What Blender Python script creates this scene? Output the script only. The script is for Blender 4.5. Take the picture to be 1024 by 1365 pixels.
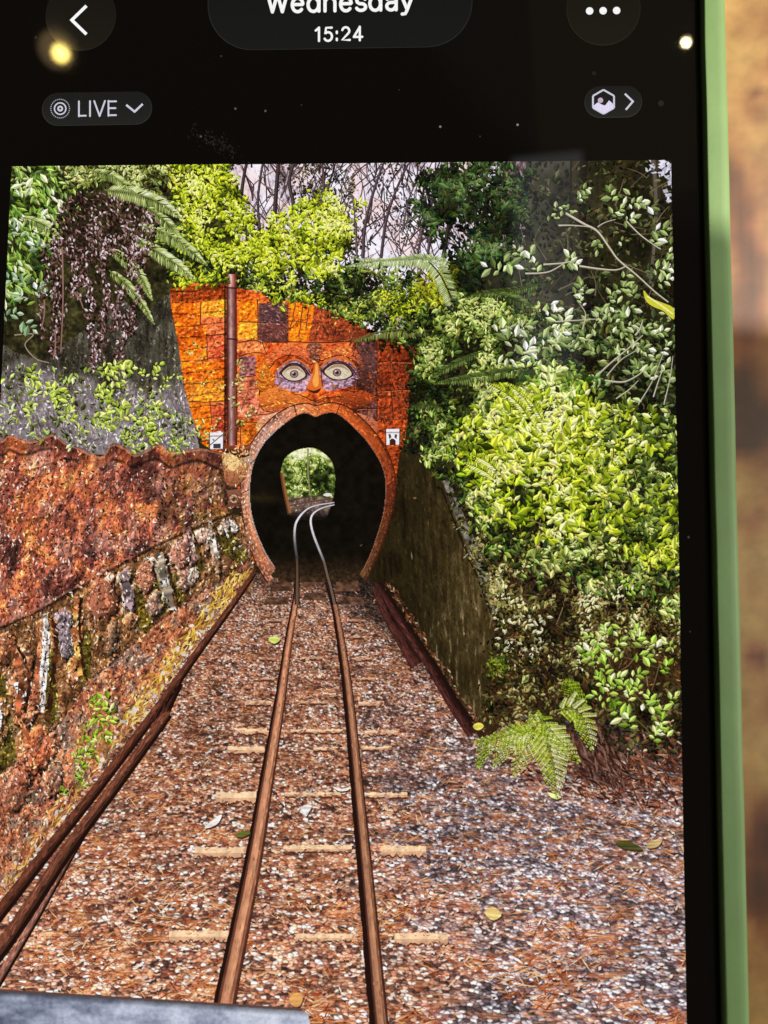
import bpy, math
import numpy as np
from mathutils import Matrix, Vector
from mathutils.geometry import tessellate_polygon

for o in list(bpy.data.objects):
    bpy.data.objects.remove(o)
SC = bpy.context.scene
COL = SC.collection

# ----------------------------------------------------------------------------
# camera, world, lamps, exposure.   1 Blender unit = 1 metre, table top at z = 0
# The phone lies flat; its screen plane is at z = ZS.  "mm" below = millimetres
# on the screen: X to the right, Y downwards from the top left of the photo shown.
# ----------------------------------------------------------------------------
ZS = 0.0098
X0, Y0 = 32.3, 43.1                      # centre of the phone in screen mm
CAM_MM = np.array([40.1215, 39.4745, 72.2149])
RM = np.array([[0.9992382, -0.01010874, 0.03769393],
               [0.0072891, 0.99721642, 0.07420429],
               [-0.03833912, -0.07387301, 0.99653043]])
F_PX, CX, CY = 1025.0, 512.0, 682.5


def world(X, Y, h=0.0):
    return Vector(((X - X0) * 1e-3, -(Y - Y0) * 1e-3, ZS + h * 1e-3))


def mm(px, py, depth=0.0):
    """point of the screen plane (or a plane `depth` mm below it) in screen millimetres"""
    px = np.asarray(px, float); py = np.asarray(py, float)
    d = np.stack([(px - CX) / F_PX, (py - CY) / F_PX, np.ones_like(px)], -1)
    w = d @ RM                            # R^T d
    t = (depth + CAM_MM[2]) / w[..., 2]
    return CAM_MM[0] + t * w[..., 0], CAM_MM[1] + t * w[..., 1]


cam_d = bpy.data.cameras.new('camera')
cam = bpy.data.objects.new('camera', cam_d)
COL.objects.link(cam)
SC.camera = cam
cam.location = world(CAM_MM[0], CAM_MM[1], CAM_MM[2])
flip = np.diag([1.0, -1.0, -1.0])
RW = flip @ RM.T @ flip                   # camera axes in world space
cam.rotation_euler = Matrix([list(r) for r in RW]).to_euler()
cam_d.sensor_fit = 'VERTICAL'
cam_d.sensor_height = 36.0
cam_d.sensor_width = 27.0
cam_d.lens = 36.0 * F_PX / 1365.0
cam_d.clip_start = 0.005
cam_d.clip_end = 50.0
cam_d.dof.use_dof = True
cam_d.dof.focus_distance = 0.0755
cam_d.dof.aperture_fstop = cam_d.lens / 1.1

W = bpy.data.worlds.new('World')
SC.world = W
W.use_nodes = True
W.node_tree.nodes['Background'].inputs[0].default_value = (0.9, 0.75, 0.6, 1)
W.node_tree.nodes['Background'].inputs[1].default_value = 0.05

SC.view_settings.view_transform = 'Standard'
SC.view_settings.look = 'None'
SC.view_settings.exposure = 0.0
SC.view_settings.gamma = 1.0
SC.view_settings.use_curve_mapping = False


def mirror_dir(px, py):
    """where a lamp must hang for the glass to mirror it at this spot of the screen"""
    X, Y = mm(px, py)
    v = np.array([X - CAM_MM[0], Y - CAM_MM[1], CAM_MM[2]])
    return np.array([X, Y, 0.0]), v / np.linalg.norm(v)


def lamp(name, kind, loc, energy, color, **kw):
    d = bpy.data.lights.new(name, kind)
    d.energy = energy
    d.color = color
    for k, v in kw.items():
        setattr(d, k, v)
    o = bpy.data.objects.new(name, d)
    o.location = loc
    COL.objects.link(o)
    return o


def aim(o, target):
    o.rotation_euler = (Vector(target) - o.location).to_track_quat('-Z', 'Y').to_euler()


def mirrored(px, py, dist):
    p, v = mirror_dir(px, py)
    q = p + v * dist
    return world(q[0], q[1], q[2])


lamp('ceiling_bulb', 'POINT', mirrored(81, 71, 1700), 0.42, (1.0, 0.74, 0.17), shadow_soft_size=0.0135)
lamp('small_ceiling_lamp', 'POINT', mirrored(914.5, 57, 1700), 0.26, (1.0, 0.82, 0.42), shadow_soft_size=0.003)
key = lamp('key_spot', 'SPOT', world(640, -260, 720), 40.0, (1.0, 0.89, 0.68), shadow_soft_size=0.0015,
           spot_size=math.radians(5.9), spot_blend=0.04)  # added spot; its cone edge stands for the shadow edge on the case
aim(key, world(98, -41, 0))
fill = lamp('fill_light', 'AREA', world(980, 60, 640), 10.5, (1.0, 0.92, 0.78), shape='RECTANGLE', size=0.36, size_y=0.9)  # added fill from the right, no source seen there
aim(fill, world(70, 35, 0))
lamp('ceiling_bulb_halo', 'POINT', mirrored(76, 66, 1800), 0.075, (1.0, 0.66, 0.30), shadow_soft_size=0.033)  # extra dim lamp added for the halo round the bulb's reflection


def flat_panel(name, px, py, dist, energy, color, w, h):
    """an added area lamp overhead that the glass mirrors at this spot, its sides along the phone's"""
    o = lamp(name, 'AREA', mirrored(px, py, dist), energy, color, shape='RECTANGLE', size=w, size_y=h)
    X, Y = mm(px, py)
    z = (o.location - world(float(X), float(Y))).normalized()
    x = Vector((0, 1, 0)).cross(z).normalized(); y = z.cross(x)
    o.rotation_euler = Matrix((x, y, z)).transposed().to_euler()


flat_panel('haze_panel', 730, 362, 1800, 0.125, (0.94, 0.97, 1.0), 0.15, 0.49)  # added lamp; its mirror image makes the grey haze on the glass
flat_panel('warm_tint_panel', 850, 105, 1800, 0.030, (1.0, 0.62, 0.22), 0.42, 0.46)  # added lamp for the brown tint mirrored in the black glass

# ----------------------------------------------------------------------------
# helpers
# ----------------------------------------------------------------------------
RNG = np.random.default_rng(11)


def lin(c):
    c = np.clip(np.asarray(c, float) / 255.0, 0, 1)
    return np.where(c <= 0.04045, c / 12.92, ((c + 0.055) / 1.055) ** 2.4)


def hash2(i, j, s=0):
    i = i.astype(np.int64); j = j.astype(np.int64)
    h = (i * 374761393 + j * 668265263 + s * 1274126177) & 0x7fffffff
    h = ((h ^ (h >> 13)) * 1274126177) & 0x7fffffff
    h = ((h ^ (h >> 15)) * 668265263) & 0x7fffffff
    h = h ^ (h >> 16)
    return (h & 0xffffff) / float(0xffffff)


def vnoise(x, y, s=0):
    i = np.floor(x); j = np.floor(y)
    fx = x - i; fy = y - j
    fx = fx * fx * (3 - 2 * fx); fy = fy * fy * (3 - 2 * fy)
    a = hash2(i, j, s); b = hash2(i + 1, j, s); c = hash2(i, j + 1, s); d = hash2(i + 1, j + 1, s)
    return (a + (b - a) * fx) * (1 - fy) + (c + (d - c) * fx) * fy


def fbm(x, y, s=0, o=4):
    t = 0; a = 1.0; n = 0
    for k in range(o):
        t = t + a * vnoise(x, y, s + k * 17); n += a
        a *= 0.55; x = x * 2.03 + 3.1; y = y * 2.03 + 7.7
    return t / n


def worley(x, y, s=0):
    i = np.floor(x); j = np.floor(y)
    f1 = np.full(x.shape, 9.0); f2 = np.full(x.shape, 9.0); cid = np.zeros(x.shape)
    ox = np.zeros(x.shape); oy = np.zeros(x.shape)
    for a in (-1, 0, 1):
        for b in (-1, 0, 1):
            cx = i + a; cy = j + b
            dx = cx + hash2(cx, cy, s) - x; dy = cy + hash2(cx, cy, s + 5) - y
            d = dx * dx + dy * dy
            m = d < f1
            f2 = np.where(m, f1, np.minimum(f2, d))
            f1 = np.where(m, d, f1)
            cid = np.where(m, hash2(cx, cy, s + 9), cid)
            ox = np.where(m, dx, ox); oy = np.where(m, dy, oy)
    return np.sqrt(f1), np.sqrt(f2), cid, ox, oy


def ramp(t, stops):
    t = np.clip(t, 0, 1)
    xs = [s[0] for s in stops]
    return np.stack([np.interp(t, xs, [s[1][k] for s in stops]) for k in range(3)], -1)


def mixc(a, b, t):
    t = np.clip(np.asarray(t, float), 0, 1)[..., None]
    return np.asarray(a, float) * (1 - t) + np.asarray(b, float) * t


def inside(px, py, poly):
    r = np.zeros(px.shape, bool)
    n = len(poly)
    for k in range(n):
        x1, y1 = poly[k]; x2, y2 = poly[(k + 1) % n]
        if y1 == y2:
            continue
        c = ((y1 > py) != (y2 > py)) & (px < (x2 - x1) * (py - y1) / (y2 - y1) + x1)
        r ^= c
    return r


def smooth_poly(pts, n=5, closed=True):
    P = np.array(pts, float); N = len(P); out = []
    for k in range(N if closed else N - 1):
        if closed:
            a, b, c, d = P[k - 1], P[k], P[(k + 1) % N], P[(k + 2) % N]
        else:
            a, b, c, d = P[max(k - 1, 0)], P[k], P[k + 1], P[min(k + 2, N - 1)]
        for i in range(n):
            t = i / n
            out.append(0.5 * ((2 * b) + (c - a) * t + (2 * a - 5 * b + 4 * c - d) * t * t + (3 * b - a - 3 * c + d) * t ** 3))
    if not closed:
        out.append(P[-1])
    return np.array(out)


PW, PH = 64.6, 86.13                     # the photo shown on the screen, mm


def nodes_of(name):
    m = bpy.data.materials.new(name)
    m.use_nodes = True
    return m, m.node_tree.nodes, m.node_tree.links, m.node_tree.nodes['Principled BSDF']


def screen_material():
    """lit display behind glass: gives off its own colour, mirrors lamps weakly"""
    m, N, L, B = nodes_of('lit_display')
    a = N.new('ShaderNodeAttribute'); a.attribute_name = 'Col'
    tc = N.new('ShaderNodeTexCoord')
    nz = N.new('ShaderNodeTexNoise'); nz.inputs['Scale'].default_value = 5200.0; nz.inputs['Detail'].default_value = 1.0
    mr = N.new('ShaderNodeMapRange'); mr.inputs[3].default_value = 0.80; mr.inputs[4].default_value = 1.20
    mx = N.new('ShaderNodeMix'); mx.data_type = 'RGBA'; mx.blend_type = 'MULTIPLY'; mx.inputs[0].default_value = 1.0
    L.new(tc.outputs['Object'], nz.inputs['Vector'])
    L.new(nz.outputs['Fac'], mr.inputs[0])
    L.new(a.outputs['Color'], mx.inputs[6]); L.new(mr.outputs[0], mx.inputs[7])
    L.new(mx.outputs[2], B.inputs['Emission Color'])
    B.inputs['Emission Strength'].default_value = 1.0
    B.inputs['Base Color'].default_value = (0, 0, 0, 1)
    B.inputs['Roughness'].default_value = 0.04
    B.inputs['IOR'].default_value = 1.45
    return m


LIT = screen_material()


class Paint:
    """flat coloured pieces of the display, kept in screen mm"""

    def __init__(s, clip=True):
        s.V = []; s.C = []; s.F = []; s.n = 0; s.clip = clip

    def _add(s, P, z, c, faces):
        P = P.reshape(-1, 2)
        if s.clip:
            P = np.stack([np.clip(P[:, 0], 0, PW), np.clip(P[:, 1], 0, PH)], -1)
        s.V.append(np.concatenate([P, np.asarray(z, float).reshape(-1, 1)], 1))
        s.C.append(lin(c).reshape(-1, 3))
        s.F.append(faces + s.n)
        s.n += len(P)

    def quads(s, P, z, c):
        """P (N,4,2) px; z (N,) mm; c (N,3) or (N,4,3) sRGB 0..255"""
        N = len(P)
        X, Y = mm(P[..., 0], P[..., 1])
        c = np.asarray(c, float)
        if c.ndim == 1:
            c = np.repeat(c[None], N, 0)
        if c.ndim == 2:
            c = np.repeat(c[:, None], 4, 1)
        z = np.repeat(np.broadcast_to(np.asarray(z, float), (N,))[:, None], 4, 1)
        s._add(np.stack([X, Y], -1), z, c, np.arange(N * 4).reshape(N, 4))

    def poly(s, pts, z, c, in_mm=False):
        P = np.array(pts, float)
        if not in_mm:
            X, Y = mm(P[:, 0], P[:, 1]); P = np.stack([X, Y], -1)
        tri = tessellate_polygon([[Vector((p[0], p[1], 0)) for p in P]])
        T = np.array(tri).reshape(-1, 3)
        F = np.concatenate([T, T[:, 2:3]], 1)
        F[:, 3] = -1 - s.n                # marks a triangle
        c = np.asarray(c, float)
        if c.ndim == 1:
            c = np.repeat(c[None], len(P), 0)
        s._add(P, np.full(len(P), z), c, F)

    def strip(s, pts, w, z, c):
        P = np.array(pts, float); n = len(P)
        w = np.broadcast_to(np.asarray(w, float), (n,)) if np.ndim(w) else np.full(n, float(w))
        d = np.gradient(P, axis=0); d /= np.linalg.norm(d, axis=1)[:, None] + 1e-9
        nn = np.stack([-d[:, 1], d[:, 0]], -1)
        A = P + nn * w[:, None] / 2; B = P - nn * w[:, None] / 2
        Q = np.stack([A[:-1], B[:-1], B[1:], A[1:]], 1)
        c = np.asarray(c, float)
        if c.ndim == 2:
            c = np.stack([c[:-1], c[:-1], c[1:], c[1:]], 1)
        else:
            c = np.repeat(c[None], len(Q), 0)
        s.quads(Q, np.full(len(Q), z), c)

    def patch(s, poly, step, fn, z):
        """dense sheet inside a px polygon, its colour from fn(px, py)"""
        poly = [tuple(p) for p in poly]
        xs = [p[0] for p in poly]; ys = [p[1] for p in poly]
        gx = np.arange(min(xs), max(xs) + step, step); gy = np.arange(min(ys), max(ys) + step, step)
        U, V = np.meshgrid(gx, gy)
        ok = inside(U[:-1, :-1] + step / 2, V[:-1, :-1] + step / 2, poly)
        h, w = U.shape
        idx = np.arange(h * w).reshape(h, w)
        F = np.stack([idx[:-1, :-1][ok], idx[1:, :-1][ok], idx[1:, 1:][ok], idx[:-1, 1:][ok]], -1)
        used, inv = np.unique(F, return_inverse=True)
        F = inv.reshape(F.shape)
        u = U.ravel()[used]; v = V.ravel()[used]
        X, Y = mm(u, v)
        s._add(np.stack([X, Y], -1), np.full(len(u), z), fn(u, v), F)

    def leaves(s, x, y, L, wd, ang, z, c, fold=0.20, under=True):
        """pointed leaves, each of two halves of a slightly different tone; c (N,3)"""
        N = len(x)
        ca, sa = np.cos(ang), np.sin(ang)
        d = np.stack([ca, sa], -1); n = np.stack([-sa, ca], -1)
        o = np.stack([x, y], -1)
        b = o - d * (L / 2)[:, None]; t = o + d * (L / 2)[:, None]
        m = o - d * (L * 0.08)[:, None]
        up = np.where(n[:, 1:2] < 0, 1, -1)
        A = m + n * up * (wd / 2)[:, None]; Bq = m - n * up * (wd / 2)[:, None]
        A2 = o + d * (L * 0.26)[:, None] + n * up * (wd * 0.33)[:, None]
        B2 = o + d * (L * 0.26)[:, None] - n * up * (wd * 0.33)[:, None]
        hi = np.clip(c * (1 + fold * 0.5) + 6, 0, 255); lo = np.clip(c * (1 - fold), 0, 255)
        if under:  # dark offset copy below a leaf, painted as its shadow
            q = RNG.uniform(0, 1, N) < .5
            if q.any():
                k = np.stack([RNG.normal(.5, .8, N), RNG.normal(1.5, .7, N)], -1)[:, None]
                S = np.stack([b, o + (A - o) * 1.1, t, o + (Bq - o) * 1.1], 1) + k
                s.quads(S[q], (z - 0.0015)[q], (c * np.array([0.22, 0.24, 0.16]))[q])
        s.quads(np.stack([b, A, A2, t], 1), z, hi)
        s.quads(np.stack([b, t, B2, Bq], 1), z, lo)

    def dabs(s, x, y, L, wd, ang, z, c):
        d = np.stack([np.cos(ang), np.sin(ang)], -1); n = np.stack([-d[:, 1], d[:, 0]], -1)
        o = np.stack([x, y], -1)
        a = d * (L / 2)[:, None]; b = n * (wd / 2)[:, None]
        k = 0.45
        s.quads(np.stack([o - a, o - a * 0.2 + b, o + a, o + a * 0.2 - b], 1), z, c)

    def build(s, name, parent, label=None, kind=None):
        V = np.concatenate(s.V); C = np.concatenate(s.C); F = np.concatenate(s.F)
        P = np.stack([(V[:, 0] - X0) * 1e-3, -(V[:, 1] - Y0) * 1e-3, ZS + V[:, 2] * 1e-3], -1)
        tri = F[:, 3] < 0
        # wind every face to look up at the viewer
        tot = np.where(tri, 3, 4)
        loops = []
        a = P[F[:, 0]]; b = P[F[:, 1]]; c = P[F[:, 2]]
        # signed area from the full face (quads via the diagonals)
        d = P[np.where(tri, F[:, 0], F[:, 3])]
        ar = (c[:, 0] - a[:, 0]) * (d[:, 1] - b[:, 1]) - (c[:, 1] - a[:, 1]) * (d[:, 0] - b[:, 0])
        ar_t = (b[:, 0] - a[:, 0]) * (c[:, 1] - a[:, 1]) - (b[:, 1] - a[:, 1]) * (c[:, 0] - a[:, 0])
        ar = np.where(tri, ar_t, ar)
        keep = np.abs(ar) > 1e-13
        F = F[keep]; tri = tri[keep]; ar = ar[keep]; tot = tot[keep]
        G = F.copy()
        neg = ar < 0
        G[neg & ~tri] = F[neg & ~tri][:, ::-1]
        nt = neg & tri
        G[nt, 0] = F[nt, 2]; G[nt, 2] = F[nt, 0]
        mask = np.ones(G.shape, bool); mask[tri, 3] = False
        vi = G[mask]
        start = np.concatenate([[0], np.cumsum(tot)[:-1]])
        me = bpy.data.meshes.new(name)
        me.vertices.add(len(P)); me.vertices.foreach_set('co', P.astype(np.float32).ravel())
        me.loops.add(len(vi)); me.loops.foreach_set('vertex_index', vi.astype(np.int32))
        me.polygons.add(len(tot)); me.polygons.foreach_set('loop_start', start.astype(np.int32))
        me.polygons.foreach_set('loop_total', tot.astype(np.int32))
        me.update(calc_edges=True)
        at = me.color_attributes.new('Col', 'FLOAT_COLOR', 'POINT')
        at.data.foreach_set('color', np.concatenate([C, np.ones((len(C), 1))], 1).astype(np.float32).ravel())
        me.materials.append(LIT)
        o = bpy.data.objects.new(name, me)
        COL.objects.link(o)
        if parent:
            o.parent = parent
        if label:
            o['label'] = label
        if kind:
            o['kind'] = kind
        return o


def chips(P, poly, fn, n, L, w, ang, sd, z0, z1, amp=.3):
    """short strokes of broken colour over a sheet"""
    x, y = scatter(poly, n)
    n = len(x)
    P.dabs(x, y, rnd(L[0], L[1], n), rnd(w[0], w[1], n), RNG.normal(ang, sd, n), rnd(z0, z1, n),
           np.clip(fn(x, y) * np.exp(RNG.normal(0, amp, n))[:, None], 0, 253))


def scatter(poly, n, dens=None, rng=RNG):
    poly = [tuple(p) for p in poly]
    xs = [p[0] for p in poly]; ys = [p[1] for p in poly]
    X = []; Y = []; got = 0
    while got < n:
        x = rng.uniform(min(xs), max(xs), n * 3 + 40); y = rng.uniform(min(ys), max(ys), n * 3 + 40)
        k = inside(x, y, poly)
        if dens is not None:
            k &= rng.uniform(0, 1, len(x)) < dens(x, y)
        X.append(x[k]); Y.append(y[k]); got += k.sum()
    return np.concatenate(X)[:n], np.concatenate(Y)[:n]


def rnd(a, b, n):
    return RNG.uniform(a, b, n)


# shade between the plants and sun on the crowns, put into the leaf colours: x, y, half sizes, amount
LEAF_SHADES = [(572, 520, 30, 34, -.30), (610, 470, 34, 26, -.16), (600, 575, 26, 40, -.22), (838, 512, 46, 22, -.34), (780, 470, 40, 26, -.22), (700, 690, 26, 34, -.26), (742, 792, 22, 46, -.34), (690, 850, 46, 30, -.26),
           (650, 700, 24, 34, -.20), (860, 800, 44, 24, -.26), (800, 760, 34, 20, -.20), (770, 640, 22, 26, -.14), (850, 640, 30, 24, -.16), (640, 600, 20, 18, -.18), (760, 320, 40, 60, -.08), (820, 350, 60, 50, -.05), (620, 330, 40, 50, -.06),
           (700, 590, 44, 30, .16), (740, 560, 40, 24, .12), (660, 640, 26, 26, .14), (800, 600, 30, 22, .12), (880, 690, 30, 26, .10), (730, 440, 26, 26, .14), (640, 560, 24, 14, .12), (860, 570, 26, 16, .10), (735, 720, 40, 16, .14)]


def leaf_shade(x, y):
    r = np.zeros(x.shape)
    for a, b, rx, ry, k in LEAF_SHADES:
        r = r + k * np.exp(-((x - a) / rx) ** 2 - ((y - b) / ry) ** 2)
    return r


def leaf_mass(P, poly, n, size, pal, z0, z1, scale=38, seed=1, lo=0.0, hi=1.0, ang=None, spread=math.pi,
              aspect=(0.30, 0.52), contrast=1.0, dens=None, under=True, clump=1.0, more=1.55, small=0.80):
    """a crown of leaves: deep ones first and dark, near ones last and light"""
    x, y = scatter(poly, int(n * more), dens)
    n = len(x)
    if n == 0:
        return
    m = 0.5 * (size[0] + size[1])
    x = x + RNG.normal(0, m * .55, n); y = y + RNG.normal(0, m * .55, n)
    r = np.sort(RNG.uniform(0, 1, n))
    nz = fbm(x / scale, y / scale, seed, 3)
    md = fbm(x / 15.0, y / 13.0, seed + 30, 2)
    fine = vnoise(x / 7.0, y / 7.0, seed + 50)
    t = 0.48 + contrast * ((nz - 0.5) * 1.5 * clump + (md - .5) * 1.1 + (fine - 0.5) * 0.25 + (r - 0.5) * 0.75 + RNG.normal(0, 0.13, n))
    t = lo + (hi - lo) * np.clip(t + 1.15 * leaf_shade(x, y), 0, 1)
    c = ramp(t, pal)
    c = c * RNG.normal(1, 0.08, (n, 1)) + RNG.normal(0, 6, (n, 3))
    L = np.clip(RNG.lognormal(0, .28, n), .5, 1.7) * m * small
    # leaves turned away from the viewer look shorter
    w = L * rnd(aspect[0], aspect[1], n)
    L = L * RNG.uniform(.75, 1.05, n)
    a = rnd(-math.pi, math.pi, n) if ang is None else RNG.normal(ang, spread, n)
    P.leaves(x, y, np.maximum(L, w * 1.15), w, a, z0 + (z1 - z0) * r, c, under=under)


def sprig(P, x, y, L, pal, z, n=6, t=0.7, ang0=None, aspect=(0.34, 0.56), spread=2 * math.pi):
    """a short shoot: leaves set alternately along it, one at the tip"""
    L = L * .88
    a0 = RNG.normal(-.9, 1.1) if ang0 is None else ang0
    k = np.arange(n)
    side = np.where(k % 2 == 0, 1, -1)
    f = k / max(n - 1, 1)
    sx = x + np.cos(a0) * L * 1.25 * (f - .5); sy = y + np.sin(a0) * L * 1.0 * (f - .5)
    a = a0 + side * (1.25 - .75 * f) + RNG.normal(0, .25, n)
    a[-1] = a0 + RNG.normal(0, .2)
    Ls = L * rnd(0.55, 1.1, n)
    c = ramp(np.clip(t + .8 * float(leaf_shade(np.array([x]), np.array([y]))[0]) + RNG.normal(0, 0.2, n), 0, 1), pal) * RNG.normal(1, .06, (n, 1))
    P.leaves(sx + np.cos(a) * Ls * 0.5, sy + np.sin(a) * Ls * 0.5, Ls, np.minimum(Ls, L) * rnd(aspect[0], aspect[1], n) + .8, a,
             z + np.linspace(0, 0.004, n), c)


def frond(P, pts, plen, pal, z, step=3.2, w=2.2, t0=0.6, droop=0.5, taper=True, sub=True):
    C = smooth_poly(pts, 14, closed=False)
    seg = np.linalg.norm(np.diff(C, axis=0), axis=1); s = np.concatenate([[0], np.cumsum(seg)])
    n = max(int(s[-1] / step), 6)
    q = np.linspace(0.04, 1, n) * s[-1]
    X = np.interp(q, s, C[:, 0]); Y = np.interp(q, s, C[:, 1])
    d = np.stack([np.gradient(X), np.gradient(Y)], -1); d /= np.linalg.norm(d, axis=1)[:, None] + 1e-9
    f = q / s[-1]
    prof = np.sin(np.pi * np.clip(0.18 + 0.82 * f, 0, 1)) ** 0.75 if taper else np.ones(n)
    for side in (1, -1):
        nn = np.stack([-d[:, 1], d[:, 0]], -1) * side
        dr = nn * 0.9 + d * 0.45 + np.array([0, droop])
        dr /= np.linalg.norm(dr, axis=1)[:, None]
        Ls = np.maximum(plen * prof * RNG.uniform(0.85, 1.1, n), 1.5)
        a = np.arctan2(dr[:, 1], dr[:, 0])
        tt = np.clip(t0 + RNG.normal(0, 0.13, n) + (0.12 if side < 0 else -0.12), 0, 1)
        P.leaves(X + dr[:, 0] * Ls / 2, Y + dr[:, 1] * Ls / 2, Ls, np.full(n, w) * RNG.uniform(0.8, 1.2, n), a,
                 np.full(n, z) + RNG.uniform(0, 0.004, n), ramp(tt, pal))
    P.strip(C[::2] if len(C) > 6 else C, np.linspace(1.4, 0.6, len(C[::2] if len(C) > 6 else C)), z + 0.005, ramp(np.array([0.35]), pal)[0])


def branch(P, pts, w0, w1, c, z, hl=None):
    C = smooth_poly(pts, 6, closed=False)
    w = np.linspace(w0, w1, len(C))
    P.strip(C, w, z, c)
    if hl is not None:
        P.strip(C + np.array([-0.15, -0.2]) * w[:, None], w * 0.4, z + 0.001, hl)


def texture(c, px, py, amp=0.35, sx=5.0, sy=5.0, seed=3, o=3):
    return c * (1 + amp * (fbm(px / sx, py / sy, seed, o) - 0.5) * 2)[..., None]


def relief(hfun, px, py, e=0.9, gain=1.0, lx=-0.5, ly=-0.85):
    h = hfun(px, py)
    return h, gain * ((h - hfun(px + e * lx, py + e * ly)))
# ----------------------------------------------------------------------------
# the worktop the phone lies on
# ----------------------------------------------------------------------------

def mesh_obj(name, V, F, mat, parent=None, cols=None, smooth=False):
    me = bpy.data.meshes.new(name)
    me.from_pydata([tuple(v) for v in V], [], [tuple(f) for f in F])
    me.update()
    if mat:
        me.materials.append(mat)
    if smooth:
        me.polygons.foreach_set('use_smooth', [True] * len(me.polygons))
    if cols is not None:
        at = me.color_attributes.new('Col', 'FLOAT_COLOR', 'POINT')
        at.data.foreach_set('color', np.concatenate([cols, np.ones((len(cols), 1))], 1).astype(np.float32).ravel())
    o = bpy.data.objects.new(name, me)
    COL.objects.link(o)
    if parent:
        o.parent = parent
    return o


def worktop():
    m, N, L, B = nodes_of('mottled_stone')
    a = N.new('ShaderNodeAttribute'); a.attribute_name = 'Col'
    tc = N.new('ShaderNodeTexCoord')
    n1 = N.new('ShaderNodeTexNoise'); n1.inputs['Scale'].default_value = 420; n1.inputs['Detail'].default_value = 5
    mr = N.new('ShaderNodeMapRange'); mr.inputs[3].default_value = 0.55; mr.inputs[4].default_value = 1.4
    mx = N.new('ShaderNodeMix'); mx.data_type = 'RGBA'; mx.blend_type = 'MULTIPLY'; mx.inputs[0].default_value = 1
    L.new(tc.outputs['Object'], n1.inputs['Vector']); L.new(n1.outputs['Fac'], mr.inputs[0])
    L.new(a.outputs['Color'], mx.inputs[6]); L.new(mr.outputs[0], mx.inputs[7])
    L.new(mx.outputs[2], B.inputs['Base Color'])
    B.inputs['Roughness'].default_value = 0.42
    g = np.arange(-150, 151, 1.0)
    U, V = np.meshgrid(g, g)                                   # mm about the phone's centre
    X = U + X0; Y = -V + Y0
    big = fbm(X / 26, Y / 34, 5, 4)
    vein = fbm(X / 11 + 2 * big, Y / 17 + 3 * big, 31, 4)
    t = np.clip((big - 0.5) * 2.2 + (vein - 0.5) * 1.4 + 0.42, 0, 1)
    # the veins and patches that lie along the phone's right edge (screen mm)
    PX, PY = X, Y
    def spot(x, y, rx, ry, amt):
        return amt * np.exp(-((PX - x) / rx) ** 2 - ((PY - y) / ry) ** 2)
    near = np.exp(-((X - 76) / 9.0) ** 2)
    tloc = 0.20 + (vein - 0.5) * 0.9 + (fbm(X / 3.2, Y / 3.8, 41, 4) - .5) * .55
    # the stains of the stone that lie along the phone: a red streak, a dark patch, smaller blotches
    redx = np.zeros(X.shape)
    for sx, sy, rx, ry, k, rd in ((77.4, -12.8, .9, .5, .26, 0), (77.8, -10.4, .8, .4, .28, 0), (74.6, -3.0, .9, 2.6, .30, .5), (75.4, 2.0, 1.1, 3.6, .36, .8), (76.4, 7.0, 1.3, 4.4, .42, .9), (75.8, 13.0, 1.8, 3.6, .40, .7),
                                  (75.2, 19.5, 2.6, 2.6, .58, .15), (76.6, 23.8, 3.0, 2.6, .74, .1), (74.8, 25.5, 2.0, 2.0, .40, .2), (75.8, 34.4, 1.6, 1.8, .24, .4), (76.0, 48.2, 1.2, 1.3, .50, .7), (75.4, 41.0, 1.2, 1.8, .16, .5), (76.2, 66.0, 2.6, 2.8, .52, .8), (75.4, 71.8, 2.4, 3.4, .56, .7), (74.6, 79.5, 2, 1.5, .12, .2)):
        tloc = tloc + spot(sx, sy, rx, ry, k * 1.3); redx = redx + spot(sx, sy, rx * 1.2, ry * 1.2, rd)
    t = t * (1 - near) + np.clip(tloc, 0, 1) * near
    red = np.clip(fbm(X / 7, Y / 10, 77, 3) * 1.6 - 0.62 + redx, 0, 1)
    c = ramp(t, [(0, (196, 162, 106)), (.25, (180, 142, 90)), (.5, (150, 106, 68)), (.75, (112, 76, 52)), (1, (82, 60, 46))])
    c2 = ramp(t, [(0, (200, 156, 98)), (.3, (184, 126, 86)), (.6, (140, 78, 56)), (1, (92, 52, 40))])
    c = mixc(c, c2, red)
    k = U.shape[0]
    VV = np.stack([U.ravel() * 1e-3, V.ravel() * 1e-3, np.zeros(k * k)], -1)
    idx = np.arange(k * k).reshape(k, k)
    F = np.stack([idx[:-1, :-1], idx[:-1, 1:], idx[1:, 1:], idx[1:, :-1]], -1).reshape(-1, 4)
    cols = lin(c).reshape(-1, 3)
    # slab edge and underside
    ring = list(idx[0, :]) + list(idx[1:, -1]) + list(idx[-1, :-1][::-1]) + list(idx[1:-1, 0][::-1])
    low = VV[ring].copy(); low[:, 2] = -0.03
    b = len(VV); n = len(ring)
    VV = np.concatenate([VV, low]); cols = np.concatenate([cols, cols[ring]])
    FF = [tuple(f) for f in F] + [(ring[i], b + i, b + (i + 1) % n, ring[(i + 1) % n]) for i in range(n)]
    FF.append(tuple(b + i for i in range(n))[::-1])
    o = mesh_obj('worktop', VV, FF, m, cols=cols)
    o['kind'] = 'structure'
    return o


worktop()

# ----------------------------------------------------------------------------
# the phone: an Empty that parents its parts
# ----------------------------------------------------------------------------
phone = bpy.data.objects.new('smartphone', None)
COL.objects.link(phone)
phone.empty_display_size = 0.02
phone['label'] = 'black smartphone in a pale green case showing a photo of a face-painted railway tunnel'
phone['category'] = 'phone'

HX, HY, RC = 35.05, 73.0, 9.5            # half size of the glass and its corner radius, mm


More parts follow.
